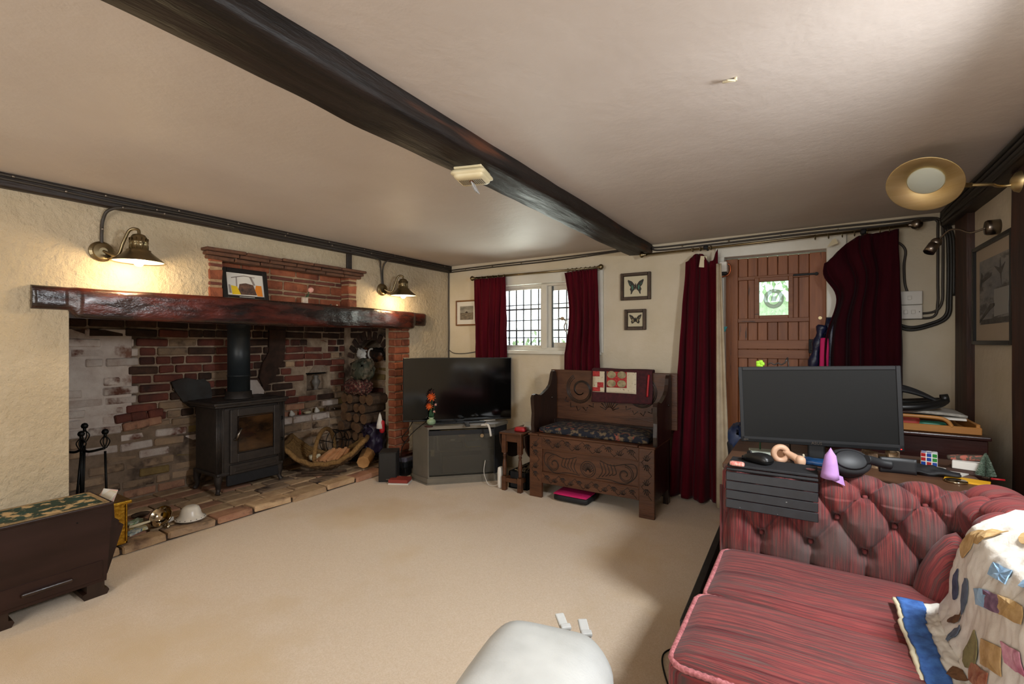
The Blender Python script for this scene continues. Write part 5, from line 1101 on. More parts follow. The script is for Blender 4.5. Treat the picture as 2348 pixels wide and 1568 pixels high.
for s in (-1, 1):
    bxx = -1.465+s*.27; bz_ = .87
    for d_ in (0, .014, .03):
        L2.append((spiral(bxx, bz_, .15-d_, .035, PI*(.5 if s > 0 else .5)+s*-.5, 1.55, -s, 44), .0045))
    for k in range(6):
        a = PI*(1.15+.13*k) if s < 0 else PI*(1.85-.13*k)
        L2.append(([(bxx+.155*math.cos(a), bz_+.155*math.sin(a)), (bxx+.19*math.cos(a-.15*s), bz_+.19*math.sin(a-.15*s)), (bxx+.165*math.cos(a-.28*s), bz_+.165*math.sin(a-.28*s))], .004))
for k in range(9):
    a = PI*(.1+.8*k/8); L2.append(([(-1.465+.03*math.cos(a), .70+.03*math.sin(a)), (-1.465+.09*math.cos(a), .70+.11*math.sin(a))], .004))
carve(bk_, L2, 3.9150, mat=M('carved_relief', '#20130c', rough=.35))
# seat cushion
m_tapestry = M('dark_floral_tapestry', '#161a26', '#6a5a44', rough=.9, scale=26, lo=.50, hi=.60, c3='#8a4a3a', s3=17, lo3=.62, hi3=.66, bump=.001)
solo('seat_cushion', P(lambda m: (softbox(m, (-1.475, 3.685, .558), (.93, .38, .052), .024, 14, lambda u, p: Vector((0, 0, .012*(1-u.x**4)*(1-u.y**4)*(u.z > 0)+.004*nz(u.x*6, u.y*4))))), ), m_tapestry, 'long dark flowered tapestry cushion on the seat of the settle', 'cushion')
cu_fl = solo('kneeler', P(lambda m: (softbox(m, (-1.62, 3.55, .035), (.30, .22, .055), .02, 4))), m_blackm, 'black bag with a pink stripe on the floor under the settle', 'bag')
part('pink_stripe', P(lambda m: softbox(m, (-1.62, 3.54, .066), (.29, .215, .012), .005, 3)), m_pink, cu_fl)
# quilt over the back
q = thing('patchwork_quilt', 'folded burgundy quilt with red and cream patchwork over the settle back', 'quilt', (-1.35, 3.93, .79))
def qsurf(u, v):
    x = lerp(-1.615, -1.085, u); s = v*.62
    path = [(3.885, .775), (3.893, .90), (3.896, 1.03), (3.905, 1.058), (3.93, 1.066), (3.955, 1.058), (3.965, 1.02), (3.968, .85)]
    t = v*(len(path)-1); i = min(int(t), len(path)-2); f = t-i
    y = lerp(path[i][0], path[i+1][0], f); z = lerp(path[i][1], path[i+1][1], f)
    y -= .006+.007*nz(u*7, v*2)+.006*math.sin(u*9)*(.5 if v < .4 else .1)
    return Vector((x+.008*nz(v*4, 1), y, z+.006*nz(u*3, 4)+.012*u*(1 if v < .2 else 0)))
part('quilt_cloth', P(lambda m: grid(m, 40, 56, qsurf)), M('burgundy_print_cotton', '#2f0c12', '#45141a', rough=.9, scale=40), q, solid=.012)
def onq(x, z):   # point on the front face of the quilt
    u = (x+1.615)/.53; v = .143*(z-.775)/.125 if z < .90 else .143+.143*(z-.90)/.13
    p = qsurf(u, v); return Vector((x, p.y-.0085, z))
def patch(x0, x1, z0, z1, mat, nm='patch', off=0, n=5):
    part(nm, P(lambda m: grid(m, n, n, lambda u, v: onq(lerp(x0, x1, u), lerp(z0, z1, v))-Vector((0, off, 0)))), mat, q, solid=.002)
m_pc = M('cream_sprigged_cotton', '#c9bda3', '#8f7d68', rough=.9, scale=60, lo=.60, hi=.66); m_pr = M('red_print_cotton', '#8f1a20', '#b8463f', rough=.9, scale=70); m_pk = M('mottled_beige_cotton', '#a89a76', '#7c7356', rough=.9, scale=30)
patch(-1.605, -1.215, .865, 1.045, m_pc, n=10)
patch(-1.605, -1.535, .87, .905, m_pr, off=.002); patch(-1.56, -1.505, .905, .95, m_pr, off=.002); patch(-1.605, -1.54, 1.0, 1.045, m_pr, off=.002)
patch(-1.495, -1.478, .865, 1.047, M('burgundy_sash', '#2f0c12', rough=.9), off=.002)
patch(-1.475, -1.30, .91, 1.046, m_pr, off=.002, n=8)
for (x, z) in ((-1.432, .945), (-1.343, .945), (-1.432, 1.02), (-1.343, 1.02)):
    part('round_patch', P(lambda m: [m.faces.new([m.verts.new(onq(x+.038*math.cos(a*PI/10), z+min(.031, .05)*math.sin(a*PI/10))-Vector((0, .005, 0))) for a in range(20)])]), m_pk, q, solid=.002)
part('red_ribbon', P(lambda m: tube(m, spline([(-1.11, 3.87, 1.03), (-1.115, 3.862, .93), (-1.12, 3.862, .85)], 5), .009, 6)), m_red, q)
# ================================================================ sofa
so = thing('chesterfield_sofa', 'buttoned red striped chenille sofa with two seat cushions by the right wall', 'sofa', (.2, 1.8, 0))
BT_X, BT_Z, PX = .17, .116, 0
def tuft(a, v, a0=.007, v0=.52, amp=1):
    """depth of the deep-buttoned pattern at position a along the piece, height v (both metres)"""
    best = 9; line = 9; inside = v > v0-.03
    p = (a-a0)/BT_X; q = (v-v0)/BT_Z
    for j in range(0, 4):
        for i in range(-2, 8):
            bxx = a0+(i+(.5 if j % 2 else 0))*BT_X; bz = v0+j*BT_Z
            d = math.hypot(a-bxx, v-bz); best = min(best, d)
            if j < 3:
                for s in (-1, 1):
                    dx, dz = s*BT_X/2, BT_Z; t = max(0, min(1, ((a-bxx)*dx+(v-bz)*dz)/(dx*dx+dz*dz)))
                    line = min(line, math.hypot(a-bxx-t*dx, v-bz-t*dz))
            if j == 0 and v < bz: line = min(line, abs(a-bxx)+.004)
    return amp*(-.055*math.exp(-(best/.020)**2)-.016*math.exp(-(line/.008)**2)-.020*math.exp(-(line/.032)**2)+.016)
def buttons(par, fn, cols, rows, off):
    for j in range(rows):
        for i in cols:
            a = .007+(i+(.5 if j % 2 else 0))*BT_X; v = .52+j*BT_Z
            p, n = fn(a, v)
            part('button', P(lambda m: softbox(m, p+n*off, (.018, .018, .018), .008, 2)), m_sofaX, par)
def armprof(v):
    """v is arc length: up the inner face, over the roll, down behind"""
    if v < .72: return Vector((0, 2.155-.03*math.sin(max(0, (v-.4))*6), v)), Vector((0, -1, 0))
    t = (v-.72)/.075
    if t < PI*1.15:
        return Vector((0, 2.205-.075*math.cos(t)+0, .715+.068*math.sin(t))), Vector((0, -math.cos(t), math.sin(t)))
    return Vector((0, 2.27, max(.05, .70-(t-PI*1.15)*.075))), Vector((0, 1, 0))
def armsurf(u, v):
    a = lerp(-.305, .47, u); L_ = lerp(.38, 1.12, v); p, n = armprof(L_)
    d = tuft(a, L_)*(1-max(0, (L_-.97)/.1) if L_ > .97 else 1)
    e = max(0, (-.265-a)/.04); d -= .03*e*e
    return Vector((a, p.y, p.z))+n*d
ar_ = part('buttoned_arm', P(lambda m: grid(m, 170, 130, armsurf)), m_sofaX, so)
part('arm_core', P(lambda m: (bx(m, -.30, .62, 2.19, 2.285, .04, .70, .02), bx(m, -.285, .62, 2.175, 2.25, .04, .5))), m_sofaX, so)
part('arm_front', P(lambda m: (softbox(m, (-.300, 2.215, .40), (.025, .13, .72), .012, 4), tube(m, [(-.312, 2.155, .06), (-.312, 2.150, .70)], .006, 6))), m_sofaX, so)
buttons(ar_, lambda a, v: (Vector((a, armprof(v)[0].y, armprof(v)[0].z)), armprof(v)[1]), range(-1, 3), 4, -.046)
# back along the right wall, buttoned the same way, its roll at the top
def bprof_(v):
    if v < .73: return Vector((.43, 0, v)), Vector((-1, 0, 0))
    t = (v-.73)/.09
    if t < PI*1.15: return Vector((.52-.09*math.cos(t), 0, .725+.085*math.sin(t))), Vector((-math.cos(t), 0, math.sin(t)))
    return Vector((.60, 0, .70)), Vector((1, 0, 0))
def backsurf(u, v):
    y = lerp(1.16, 2.235, u); L_ = lerp(.38, 1.05, v); p, n = bprof_(L_)
    d = tuft(y, L_, a0=1.33)
    e = max(0, (y-2.17)/.065); d -= .03*e*e
    return Vector((p.x, y, p.z))+n*d
part('buttoned_back', P(lambda m: grid(m, 150, 110, backsurf)), m_sofaY, so)
part('back_core', P(lambda m: (bx(m, .47, .66, 1.16, 2.28, .04, .73, .03), bx(m, .60, .67, 1.16, 2.28, .04, .75, .02))), m_sofaY, so)
part('corner_pleat', P(lambda m: lathe(m, [(.10, -.25), (.105, -.16), (.095, -.09), (.07, -.02), (.035, .035), (0, .06)], (.40, 2.075, .62), 24, rot(.05, .12, 0), sx=.75, sy=.9)), m_sofaY, so)
part('seat_base', P(lambda m: (bx(m, -.27, .45, 1.17, 2.2, .06, .345, .02, seg=2))), m_sofaX, so)
for (x, y) in ((-.23, 1.22), (-.23, 2.2), (.6, 1.22), (.6, 2.2)): part('foot', P(lambda m: cyl(m, (x, y, 0), (x, y, .07), .02, .028, 12)), m_oakd, so)
def cushion(y0, y1, z1, lb, sag=.02, x0=-.305):
    x1 = .46; zc = z1-.065; c = ((x0+x1)/2, (y0+y1)/2, zc)
    def f(u, p):
        crown = .030*(1-abs(u.x)**3)*(1-abs(u.y)**3)*(1 if u.z > 0 else 0)
        s = -sag*math.exp(-((u.x+.05)**2+(u.y)**2)*2.2)*(u.z > 0)
        return Vector((0, 0, crown+s+.003*nz(p.x*9, p.y*9, y0)))
    cu = part('seat_cushion', P(lambda m: softbox(m, c, (x1-x0, y1-y0, .13), .035, 18, f)), m_sofaY, so, label=lb)
    pp = []
    xa, xb, ya, yb = x0+.004, x1-.01, y0+.006, y1-.006; rr = .045
    for (cx_, cy_, a) in ((xa+rr, ya+rr, PI), (xb-rr, ya+rr, 1.5*PI), (xb-rr, yb-rr, 0), (xa+rr, yb-rr, .5*PI)):
        for k in range(6): pp.append((cx_+rr*math.cos(a+k*PI/10), cy_+rr*math.sin(a+k*PI/10), z1-.017))
    dense = []
    for i in range(len(pp)):
        A_, B_ = Vector(pp[i]), Vector(pp[(i+1) % len(pp)]); n = max(1, int((B_-A_).length/.008))
        dense += [A_.lerp(B_, k/n) for k in range(n)]
    part('piping', P(lambda m: tube(m, dense, [.0075+.0018*(i % 2) for i in range(len(dense))], 7, True)), m_piping, cu)
    part('piping', P(lambda m: tube(m, [Vector(p)-Vector((0, 0, .098)) for p in pp], .006, 7, True)), m_piping, cu)
cushion(1.68, 2.135, .455, 'far seat cushion next to the buttoned arm')
cushion(1.262, 1.682, .470, 'near seat cushion with thick rope piping', .012, -.318)
# slatted armrest tray
tr = thing('armrest_tray', 'black flexible slatted tray draped over the sofa arm', 'tray', (-.13, 2.15, .74))
part('tray_top', P(lambda m: bx(m, -.285, .03, 2.125, 2.285, .785, .795, .002)), m_blackm, tr)
for k in range(4):
    z = .752-.0365*k; part('slat', P(lambda m: box(m, (-.128, 2.108-.003*k, z), (.318, .008, .0345), rot(-.06, 0, 0), .002)), M('scuffed_black_slat%d' % k, '#17181b', '#1d1f23', rough=.45, scale=30, c3='#8a8a88', s3=38, lo3=.735, hi3=.75), tr)
part('slat', P(lambda m: box(m, (-.128, 2.114, .7785), (.318, .012, .012), rot(.5, 0, 0), .003)), m_blackm, tr)
# black board standing beside the sofa front
solo('black_board', P(lambda m: box(m, (-.385, 2.33, .155), (.032, 1.18, .31), rot(0, 0, .02), .004)), M('scuffed_black_board', '#121212', '#1a1a1a', rough=.5, scale=30, c3='#77756f', s3=45, lo3=.68, hi3=.70), 'long scuffed black board standing on edge along the front of the sofa', 'board')
solo('floor_cable', P(lambda m: tube(m, spline([(-.37, 2.05, .012), (-.44, 2.08, .006), (-.50, 2.02, .006), (-.505, 1.95, .006), (-.46, 1.84, .006), (-.41, 1.76, .006), (-.33, 1.72, .02)], 8), .0035, 6)), m_bmetal, 'black cable looping on the carpet in front of the sofa', 'cable')
# quilt over the sofa back
qt = thing('sofa_quilt', 'white appliqué quilt with a blue denim border heaped over the sofa back', 'quilt', (.42, 1.5, .48))
QP = [(.235, .490), (.30, .500), (.335, .515), (.352, .58), (.362, .66), (.372, .74), (.395, .815), (.45, .868), (.53, .878), (.61, .85), (.66, .80)]
def q2(u, v):
    v_ = v*(len(QP)-1); i = min(int(v_), len(QP)-2); f = v_-i
    x = lerp(QP[i][0], QP[i+1][0], f); z = lerp(QP[i][1], QP[i+1][1], f)
    yl = interp([(0, 1.90), (.18, 1.885), (.35, 1.80), (.6, 1.74), (.75, 1.69), (1, 1.62)], v)
    y = lerp(yl, 1.0, u)
    w_ = .018*nz(u*5, v*4, 2)+.007*nz(u*14, v*11, 7)+.0035*nz(u*40, v*30, 4)
    ed = math.exp(-(u/.05)**2)
    return Vector((x-w_*(1-ed)*.9-.03*(1-ed)*math.sin(v*PI), y+.3*w_, z+w_*.7*(1-.5*ed)+.006*math.sin(u*22)*max(0, 1-v*8)))
m_q = M('white_quilted_cotton', '#d9d5cc', '#cdc5b8', rough=.9, scale=5, bump=.003, bscale=30)
part('quilt_cloth', P(lambda m: grid(m, 150, 110, q2)), m_q, qt, solid=.010)
def q2n(u, v, h=.007):
    e = 1e-3; a = q2(u, v); d1 = q2(u+e, v)-a; d2 = q2(u, v+e)-a; n = d1.cross(d2).normalized()
    if n.dot(Vector((-.5, 0, .85))) < 0: n = -n
    return a+n*h
part('denim_border', P(lambda m: grid(m, 120, 8, lambda u, v: q2n(u, v*.095, .008))), m_denim, qt, solid=.003)
part('border_binding', P(lambda m: tube(m, [q2(k/100, .0)-Vector((.006, 0, 0)) for k in range(101)], .007, 6)), m_cream, qt)
def appl(u, v, lu, lv, a, mat, kind='leaf'):
    pts = []
    for k in range(16):
        t = 2*PI*k/16; rx = math.cos(t); ry = math.sin(t)
        if kind == 'leaf': ry *= (1-.75*rx) if rx > 0 else 1
        if kind == 'square': s = 1/max(abs(rx), abs(ry)); rx *= s; ry *= s
        du = lu*(rx*math.cos(a)-ry*.55*math.sin(a)); dv = lv*(rx*math.sin(a)+ry*.55*math.cos(a)); pts.append((u+du, v+dv))
    def f(m):
        c_ = m.verts.new(q2n(u, v, .0095)); ring0 = [m.verts.new(q2n(lerp(u, p[0], .5), lerp(v, p[1], .5), .0095)) for p in pts]; r1 = [m.verts.new(q2n(max(.0, p[0]), p[1], .0085)) for p in pts]
        for k in range(16):
            m.faces.new((c_, ring0[k], ring0[(k+1) % 16])); m.faces.new((ring0[k], r1[k], r1[(k+1) % 16], ring0[(k+1) % 16]))
    part('applique_patch', P(f), mat, qt, solid=.002)
A = {k: M('applique_'+k, c, c2, rough=.9, scale=30) for k, c, c2 in (('brown', '#4f3320', '#6b4a2c'), ('slate', '#5c6675', '#485263'), ('olive', '#6b6440', '#857c52'), ('sage', '#77836a', '#8f9a7a'), ('blue', '#7fa3c4', '#9dbbd3'), ('plum', '#5b4157', '#8f6f86'), ('rust', '#8a4a33', '#a8785c'), ('tan', '#a3824f', '#c0a070'), ('pink', '#a85f78', '#d3a0ae'), ('navy', '#2c3145', '#4a5068'))}
for a_ in ((.20, .30, .035, .040, 1.4, 'brown'), (.27, .25, .030, .05, -1.4, 'slate'), (.13, .40, .03, .045, 1.6, 'navy'), (.26, .41, .03, .05, -1.7, 'slate'), (.15, .56, .05, .05, 1.2, 'tan'), (.22, .62, .04, .04, 1.0, 'tan'),
           (.40, .30, .06, .055, 1.9, 'olive'), (.50, .27, .05, .05, .4, 'rust', 'square'), (.52, .37, .05, .05, .4, 'tan', 'square'), (.38, .47, .05, .03, .5, 'blue', 'square'), (.47, .50, .05, .03, .5, 'plum', 'square'), (.57, .53, .06, .03, .5, 'tan', 'square'), (.63, .44, .05, .03, .5, 'pink', 'square'), (.41, .57, .05, .03, .3, 'blue', 'square'), (.58, .62, .05, .03, .3, 'blue', 'square'),
           (.35, .74, .05, .04, .3, 'sage'), (.42, .70, .045, .04, -1.2, 'olive'), (.60, .68, .05, .04, 2.8, 'rust'), (.58, .20, .05, .05, 1.3, 'slate'), (.44, .15, .035, .05, -1.6, 'brown'), (.72, .3, .06, .05, .8, 'brown'), (.75, .5, .05, .05, 1.8, 'olive'), (.62, .80, .05, .03, .2, 'sage'), (.24, .80, .06, .03, .6, 'sage'), (.50, .84, .06, .03, 2.6, 'olive'), (.30, .70, .04, .03, 1.8, 'tan'), (.48, .74, .05, .03, .9, 'sage'), (.33, .86, .05, .03, 2.2, 'rust')):
    appl(a_[0], a_[1], a_[2]*1.25, a_[3]*1.25, a_[4], A[a_[5]], a_[6] if len(a_) > 6 else 'leaf')

# ================================================================ footstool
fs = thing('footstool', 'pale grey-white leather footstool with two short straps at the bottom of the picture', 'footstool', (-.62, 1.02, 0))
FSm = LM(-.625, 1.03, .205, math.radians(12))
part('stool_body', TB(lambda m: softbox(m, (0, 0, 0), (.43, .72, .42), .12, 16, lambda u, p: Vector((-.10*p.x*max(0, u.y)**2, 0, .02*(1-u.x**2)*(1-u.y**2)*(u.z > 0)-.0*u.y))), FSm), m_leather, fs)
part('seam', TB(lambda m: tube(m, [(.205*math.copysign(abs(math.cos(a))**.55, math.cos(a)), .346*math.copysign(abs(math.sin(a))**.6, math.sin(a)), .02) for a in [k*PI/24 for k in range(48)]], .004, 6, True), FSm), m_leather, fs)
for (px, py, a) in ((1290, 1424, .4), (1340, 1438, .1)):
    p = onZ(px, py+4, .30)
    st_ = part('strap', TB(lambda m: (box(m, (0, 0, .0), (.034, .085, .012), rot(.2, 0, 0), .005, 2)), LM(p.x, p.y, p.z, YAW*1+a*.5)), m_leather, fs)
    part('strap_gather', TB(lambda m: (box(m, (0, -.035, .006), (.038, .022, .016), rot(.2, 0, 0), .005, 2)), LM(p.x, p.y, p.z, YAW*1+a*.5)), m_leather, fs)

# ================================================================ flared wooden work box at the left
wbx = thing('work_box', 'dark walnut flared work box with an embroidered lid and one drawer', 'cabinet', (-3.21, .73, 0))
X0_, X1_ = -3.38, -3.06
def flare(m, y0, y1, ys0, ys1, z0, z1):   # slab between two heights, wider at the top
    vv = [m.verts.new(c) for c in ((X0_, y0, z0), (X1_, y0, z0), (X1_, y1, z0), (X0_, y1, z0), (X0_, ys0, z1), (X1_, ys0, z1), (X1_, ys1, z1), (X0_, ys1, z1))]
    for f in ((0, 3, 2, 1), (4, 5, 6, 7), (0, 1, 5, 4), (1, 2, 6, 5), (2, 3, 7, 6), (3, 0, 4, 7)): m.faces.new([vv[i] for i in f])
part('case_body', P(lambda m: flare(m, .53, .94, .49, .965, .075, .455)), m_walnut, wbx)
for s, yb, yt in ((1, .94, 1.0), (-1, .53, .45)):
    pl = [(yb, .085), (yb+.012*s, .10), (yt+.02*s, .33), (yt+.0*s, .335), (yt-.0*s, .36), (yt-.018*s, .365), (yt-.022*s, .455), (yb, .455)]
    part('side_flange', P(lambda m: prism(m, pl, .27, Matrix.Translation((X0_+.025, 0, 0)) @ Matrix(((0, 0, 1, 0), (1, 0, 0, 0), (0, 1, 0, 0), (0, 0, 0, 1))))), m_walnut, wbx)
part('drawer_front', P(lambda m: bx(m, X1_-.005, X1_+.004, .54, .925, .09, .185, .002)), m_walnut, wbx)
part('drawer_handle', P(lambda m: (bx(m, X1_+.004, X1_+.022, .625, .805, .128, .145, .005, seg=2))), m_oakd, wbx)
part('keyhole', P(lambda m: cyl(m, (X1_-.001, .735+.09, .405), (X1_+.001, .735+.09, .405), .004, n=8)), m_bmetal, wbx)
lid_ = part('lid', P(lambda m: (bx(m, X0_-.004, X1_+.006, .485, .97, .455, .470, .004, seg=2))), m_walnut, wbx)
part('embroidery', P(lambda m: bx(m, X0_+.035, X1_-.012, .50, .945, .470, .4725)), M('floral_embroidery', '#123a33', '#1c2a17', rough=.9, scale=14, c3='#b59a70', s3=16, lo3=.52, hi3=.58, bump=.001), lid_)
part('lid_border', P(lambda m: (bx(m, X0_+.02, X0_+.037, .49, .955, .470, .4735), bx(m, X1_-.024, X1_-.008, .49, .955, .470, .4735), bx(m, X0_+.03, X1_-.02, .935, .955, .470, .4735), bx(m, X0_+.03, X1_-.02, .49, .51, .470, .4735))), M('cream_braid', '#a38a63', '#7a6343', rough=.9, scale=50), lid_)
for y in (.555, .90):
    part('foot', P(lambda m: prism(m, [(y-.055, .018), (y-.045, .0), (y+.045, .0), (y+.055, .018), (y+.05, .03), (y+.035, .035), (y+.035, .075), (y-.035, .075), (y-.035, .035), (y-.05, .03)], .29, Matrix.Translation((X0_+.02, 0, 0)) @ Matrix(((0, 0, 1, 0), (1, 0, 0, 0), (0, 1, 0, 0), (0, 0, 0, 1))))), m_oakd, wbx)
for k in range(5):
    solo('magazine', TB(lambda m: grid(m, 6, 4, lambda u, v: Vector((lerp(-.11, .11, v), .03+.006*k+lerp(0, .055, u)+.0, .13*(1-u**2)-.006*k)), ), LM(-3.25, .955, .372, -.1)) if False else TB(lambda m: box(m, (0, .004*k, .0), (.15-.012*k, .003, .085), rot(-.75+.09*k, 0, .08*k)), LM(-3.29, 1.0, .44)), (m_paper, m_cream, m_paper, m_pinkp, m_paper)[k],
         ('loose white magazine leaning at the right end of the work box', 'cream leaflet between the magazines on the work box end', 'second white magazine at the work box end', 'pinkish folded paper at the work box end', 'outer white paper nearest the brass box')[k], 'magazine', 'papers tucked at the end of the work box')

# ================================================================ desk behind the sofa
DKZ = .755
dk = thing('desk', 'brown wooden desk behind the sofa arm carrying the monitor', 'desk', (.12, 2.62, 0))
part('desk_top', P(lambda m: bx(m, -.33, .575, 2.31, 2.93, DKZ-.025, DKZ, .004)), m_deskwood, dk)
for (x, y) in ((-.30, 2.36), (.54, 2.36), (-.30, 2.89), (.54, 2.89)): part('leg', P(lambda m: bx(m, x-.02, x+.02, y-.02, y+.02, 0, DKZ-.025, .003)), m_mahog, dk)
part('apron', P(lambda m: (bx(m, -.30, .54, 2.88, 2.9, .62, DKZ-.025), bx(m, .53, .55, 2.36, 2.9, .62, DKZ-.025))), m_mahog, dk)
cb_ = thing('bureau', 'dark mahogany cabinet standing behind the desk against the wall', 'cabinet', (.42, 3.3, 0))
part('cabinet_body', P(lambda m: bx(m, .0, .705, 3.02, 3.52, .06, .84, .004)), m_mahog, cb_)
part('cabinet_top', P(lambda m: bx(m, -.01, .715, 3.01, 3.53, .84, .858, .005, seg=2)), m_mahog, cb_)
part('plinth', P(lambda m: bx(m, .01, .695, 3.03, 3.52, 0, .06)), m_mahog, cb_)
# monitor
MT = Matrix.Translation((.031, 2.537, .832)) @ rot(0, -.036, .02)
mo = thing('computer_monitor', 'black computer monitor on the desk with its screen off', 'monitor', (.03, 2.58, DKZ))
part('bezel', TB(lambda m: (frame_rect(m, -.308, .308, -.0, .358, -.012, .012, .017, .002), bx(m, -.308, .308, -.012, .012, 0, .026, .002), bx(m, -.30, .30, .008, .045, .01, .35, .012)), MT), m_monbez, mo)
part('screen', TB(lambda m: bx(m, -.292, .292, -.008, .0, .026, .342), MT), m_monscreen, mo)
part('power_light', TB(lambda m: box(m, (.297, -.0125, .009), (.004, .002, .003)), MT), M('red_led', '#ff2020', emit=4), mo)
lt = text_bm('ASUS', .018); lt.transform(MT @ Matrix.Translation((.0, -.0125, .006)) @ rot(PI/2)); part('lettering', lt, m_nickel, mo)
lt = text_bm('HDMI', .008); lt.transform(MT @ Matrix.Translation((-.286, -.0125, .008)) @ rot(PI/2)); part('lettering', lt, m_nickel, mo)
part('stand_neck', P(lambda m: (bx(m, -.005, .065, 2.56, 2.60, DKZ+.01, 1.0, .008, seg=2))), m_black, mo)
part('stand_base', P(lambda m: lathe(m, [(0, 0), (.125, 0), (.13, .004), (.125, .010), (.06, .014), (0, .015)], (.03, 2.58, DKZ), 40, sx=1, sy=.75)), M('pale_grey_plastic', '#6f7474', rough=.35), mo)
# desk clutter
def at_desk(px, py, z=DKZ): return onZ(px, py, z)
ms = thing('computer_mouse', 'black computer mouse on the slatted tray', 'mouse', (-.20, 2.24, .802))
p = onZ(1737, 1056, .803)
part('mouse_shell', TB(lambda m: softbox(m, (0, 0, .021), (.068, .125, .042), .019, 8, lambda u, p: Vector((-.15*p.x*abs(u.y), 0, (-.012*(u.y+.3)**2)*(u.z > 0)))), LM(p.x, p.y, .795, 1.0)), m_black, ms)
part('mouse_wheel', TB(lambda m: cyl(m, (-.004, .038, .033), (.004, .038, .033), .010, n=14), LM(p.x, p.y, .795, 1.0)), m_monbez, ms)
p = onZ(1690, 1063, .803); solo('shell_ornament', TB(lambda m: softbox(m, (0, 0, .008), (.055, .035, .016), .007, 4, lambda u, p: Vector((0, 0, .003*math.sin(u.x*16)))), LM(p.x, p.y, .795, .1)), M('pink_striped_shell', '#c4574f', '#d9b0a0', rough=.6, scale=60, stretch=(3, .4, 1)), 'pink striped wrapper at the left corner of the tray', 'wrapper')
hp_ = thing('tan_headphones', 'pale tan over-ear headphones lying on the desk behind the tray', 'headphones', at_desk(1800, 1060))
p = at_desk(1797, 1062)
part('ear_cup', TB(lambda m: (tube(m, [(.028*math.cos(a*PI/12), 0, .032+.030*math.sin(a*PI/12)) for a in range(24)], .013, 8, True), cyl(m, (0, .004, .032), (0, .02, .032), .03, n=20)), LM(p.x-.012, p.y, DKZ+.010, .3)), m_tan, hp_)
part('headband', P(lambda m: tube(m, spline([p+Vector((.0, .01, .055)), p+Vector((.025, .0, .042)), p+Vector((.05, -.015, .030)), p+Vector((.065, -.025, .015))], 5), [.012+.001*k/2 for k in range(16)], 10)), m_tan, hp_)
part('ear_pad', TB(lambda m: softbox(m, (0, 0, 0), (.04, .05, .045), .018, 4), LM(p.x+.062, p.y-.02, DKZ+.024, .5)), m_tan, hp_)
part('cup_centre', TB(lambda m: cyl(m, (0, -.002, .032), (0, .004, .032), .017, n=16), LM(p.x-.012, p.y, DKZ+.010, .3)), M('brown_mesh', '#6b4629', rough=.8), hp_)
p = at_desk(1755, 1042); solo('notepad', TB(lambda m: box(m, (0, 0, .006), (.14, .10, .012), None, .002), LM(p.x, p.y+.03, DKZ, .2)), M('pale_green_paper', '#a9b0a2', rough=.8), 'pale green notepad behind the mouse', 'notepad')
p = at_desk(1870, 1065); solo('snack_packet', TB(lambda m: softbox(m, (0, 0, .012), (.17, .07, .022), .009, 8, lambda u, p: Vector((0, 0, .006*nz(u.x*5, u.y*4)))), LM(p.x, p.y, DKZ, -.1)), m_blue, 'crumpled blue wrapper on the desk under the monitor', 'wrapper')
p = at_desk(1862, 1078); solo('phone', TB(lambda m: box(m, (0, 0, .005), (.14, .05, .010), None, .003), LM(p.x+.03, p.y-.01, DKZ+.0, -.15)), m_black, 'black slab phone on the desk in front of the blue wrapper', 'phone')
p = at_desk(1841, 1052, DKZ+.015); solo('game_piece', P(lambda m: lathe(m, [(0, 0), (.009, 0), (.004, .014), (.005, .018), (0, .022)], Vector((-.02, 2.53, DKZ+.013)), 10)), m_cream, 'tiny cream cone-shaped piece on the monitor base', 'game piece')
gh = thing('gnome_hat', 'small lilac felt cone hat standing between the tray and the headphones', 'hat', (.0, 2.2, .79))
p = Vector((onZ(1903, 1095, .79)))
part('cone', P(lambda m: lathe(m, [(.031, 0), (.028, .02), (.024, .05), (.018, .085), (.008, .10), (0, .115)], p+Vector((0, 0, -.0)), 18, rot(.05, .02, 0))), m_lilac, gh)
part('brim_corner', P(lambda m: prism(m, [(-.02, .0), (.035, -.022), (.03, .01), (.0, .02)], .004, Matrix.Translation(p+Vector((.01, -.01, .0))) @ rot(PI/2-.2, 0, .2))), m_lilac, gh)
hb = thing('black_headphones', 'large matt black over-ear headphones resting on top of the sofa arm', 'headphones', (.1, 2.2, .79))
p = onZ(1945, 1085, .80); HT = LM(p.x, p.y-.01, .80, .35) @ Matrix.Scale(1.4, 4)
part('ear_cup', TB(lambda m: (lathe(m, [(0, -.018), (.036, -.018), (.044, -.010), (.045, .004), (.040, .014), (0, .018)], (0, 0, .032), 32, rot(.95, 0, 0), sx=1.18, sy=.82), lathe(m, [(.030, .012), (.044, .014), (.043, .026), (.030, .03)], (0, 0, .032), 32, rot(.95+PI, 0, 0), sx=1.18, sy=.82)), HT), m_blackm, hb)
part('cup_face', TB(lambda m: lathe(m, [(0, .0192), (.030, .0188), (.034, .016)], (0, 0, .032), 32, rot(.95, 0, 0), sx=1.18, sy=.82), HT), m_monbez, hb)
part('yoke', TB(lambda m: tube(m, spline([(.035, -.015, .045), (.055, -.005, .04), (.075, .0, .034), (.10, .0, .03)], 5), [.012]*16, 10), HT), m_monbez, hb)
part('headband', TB(lambda m: grid(m, 16, 4, lambda u, v: Vector((.075+.075*u, .002-.02*u*u, .010+(v-.5)*.04+.02))), HT), m_monbez, hb, solid=.012)
bc_ = thing('birch_holder', 'split ring of birch bark standing on the desk', 'ornament', at_desk(2022, 1070))
p = at_desk(2020, 1072); BZ = lambda a0, a1: (lambda m: [m.faces.new([m.verts.new(q) for q in ()])] if False else prism(m, [(.066*math.cos(a), .05*math.sin(a)) for a in [lerp(a0, a1, k/12) for k in range(13)]]+[(.058*math.cos(a), .042*math.sin(a)) for a in [lerp(a1, a0, k/12) for k in range(13)]], .072, Matrix.Translation(p+Vector((0, .02, 0)))))
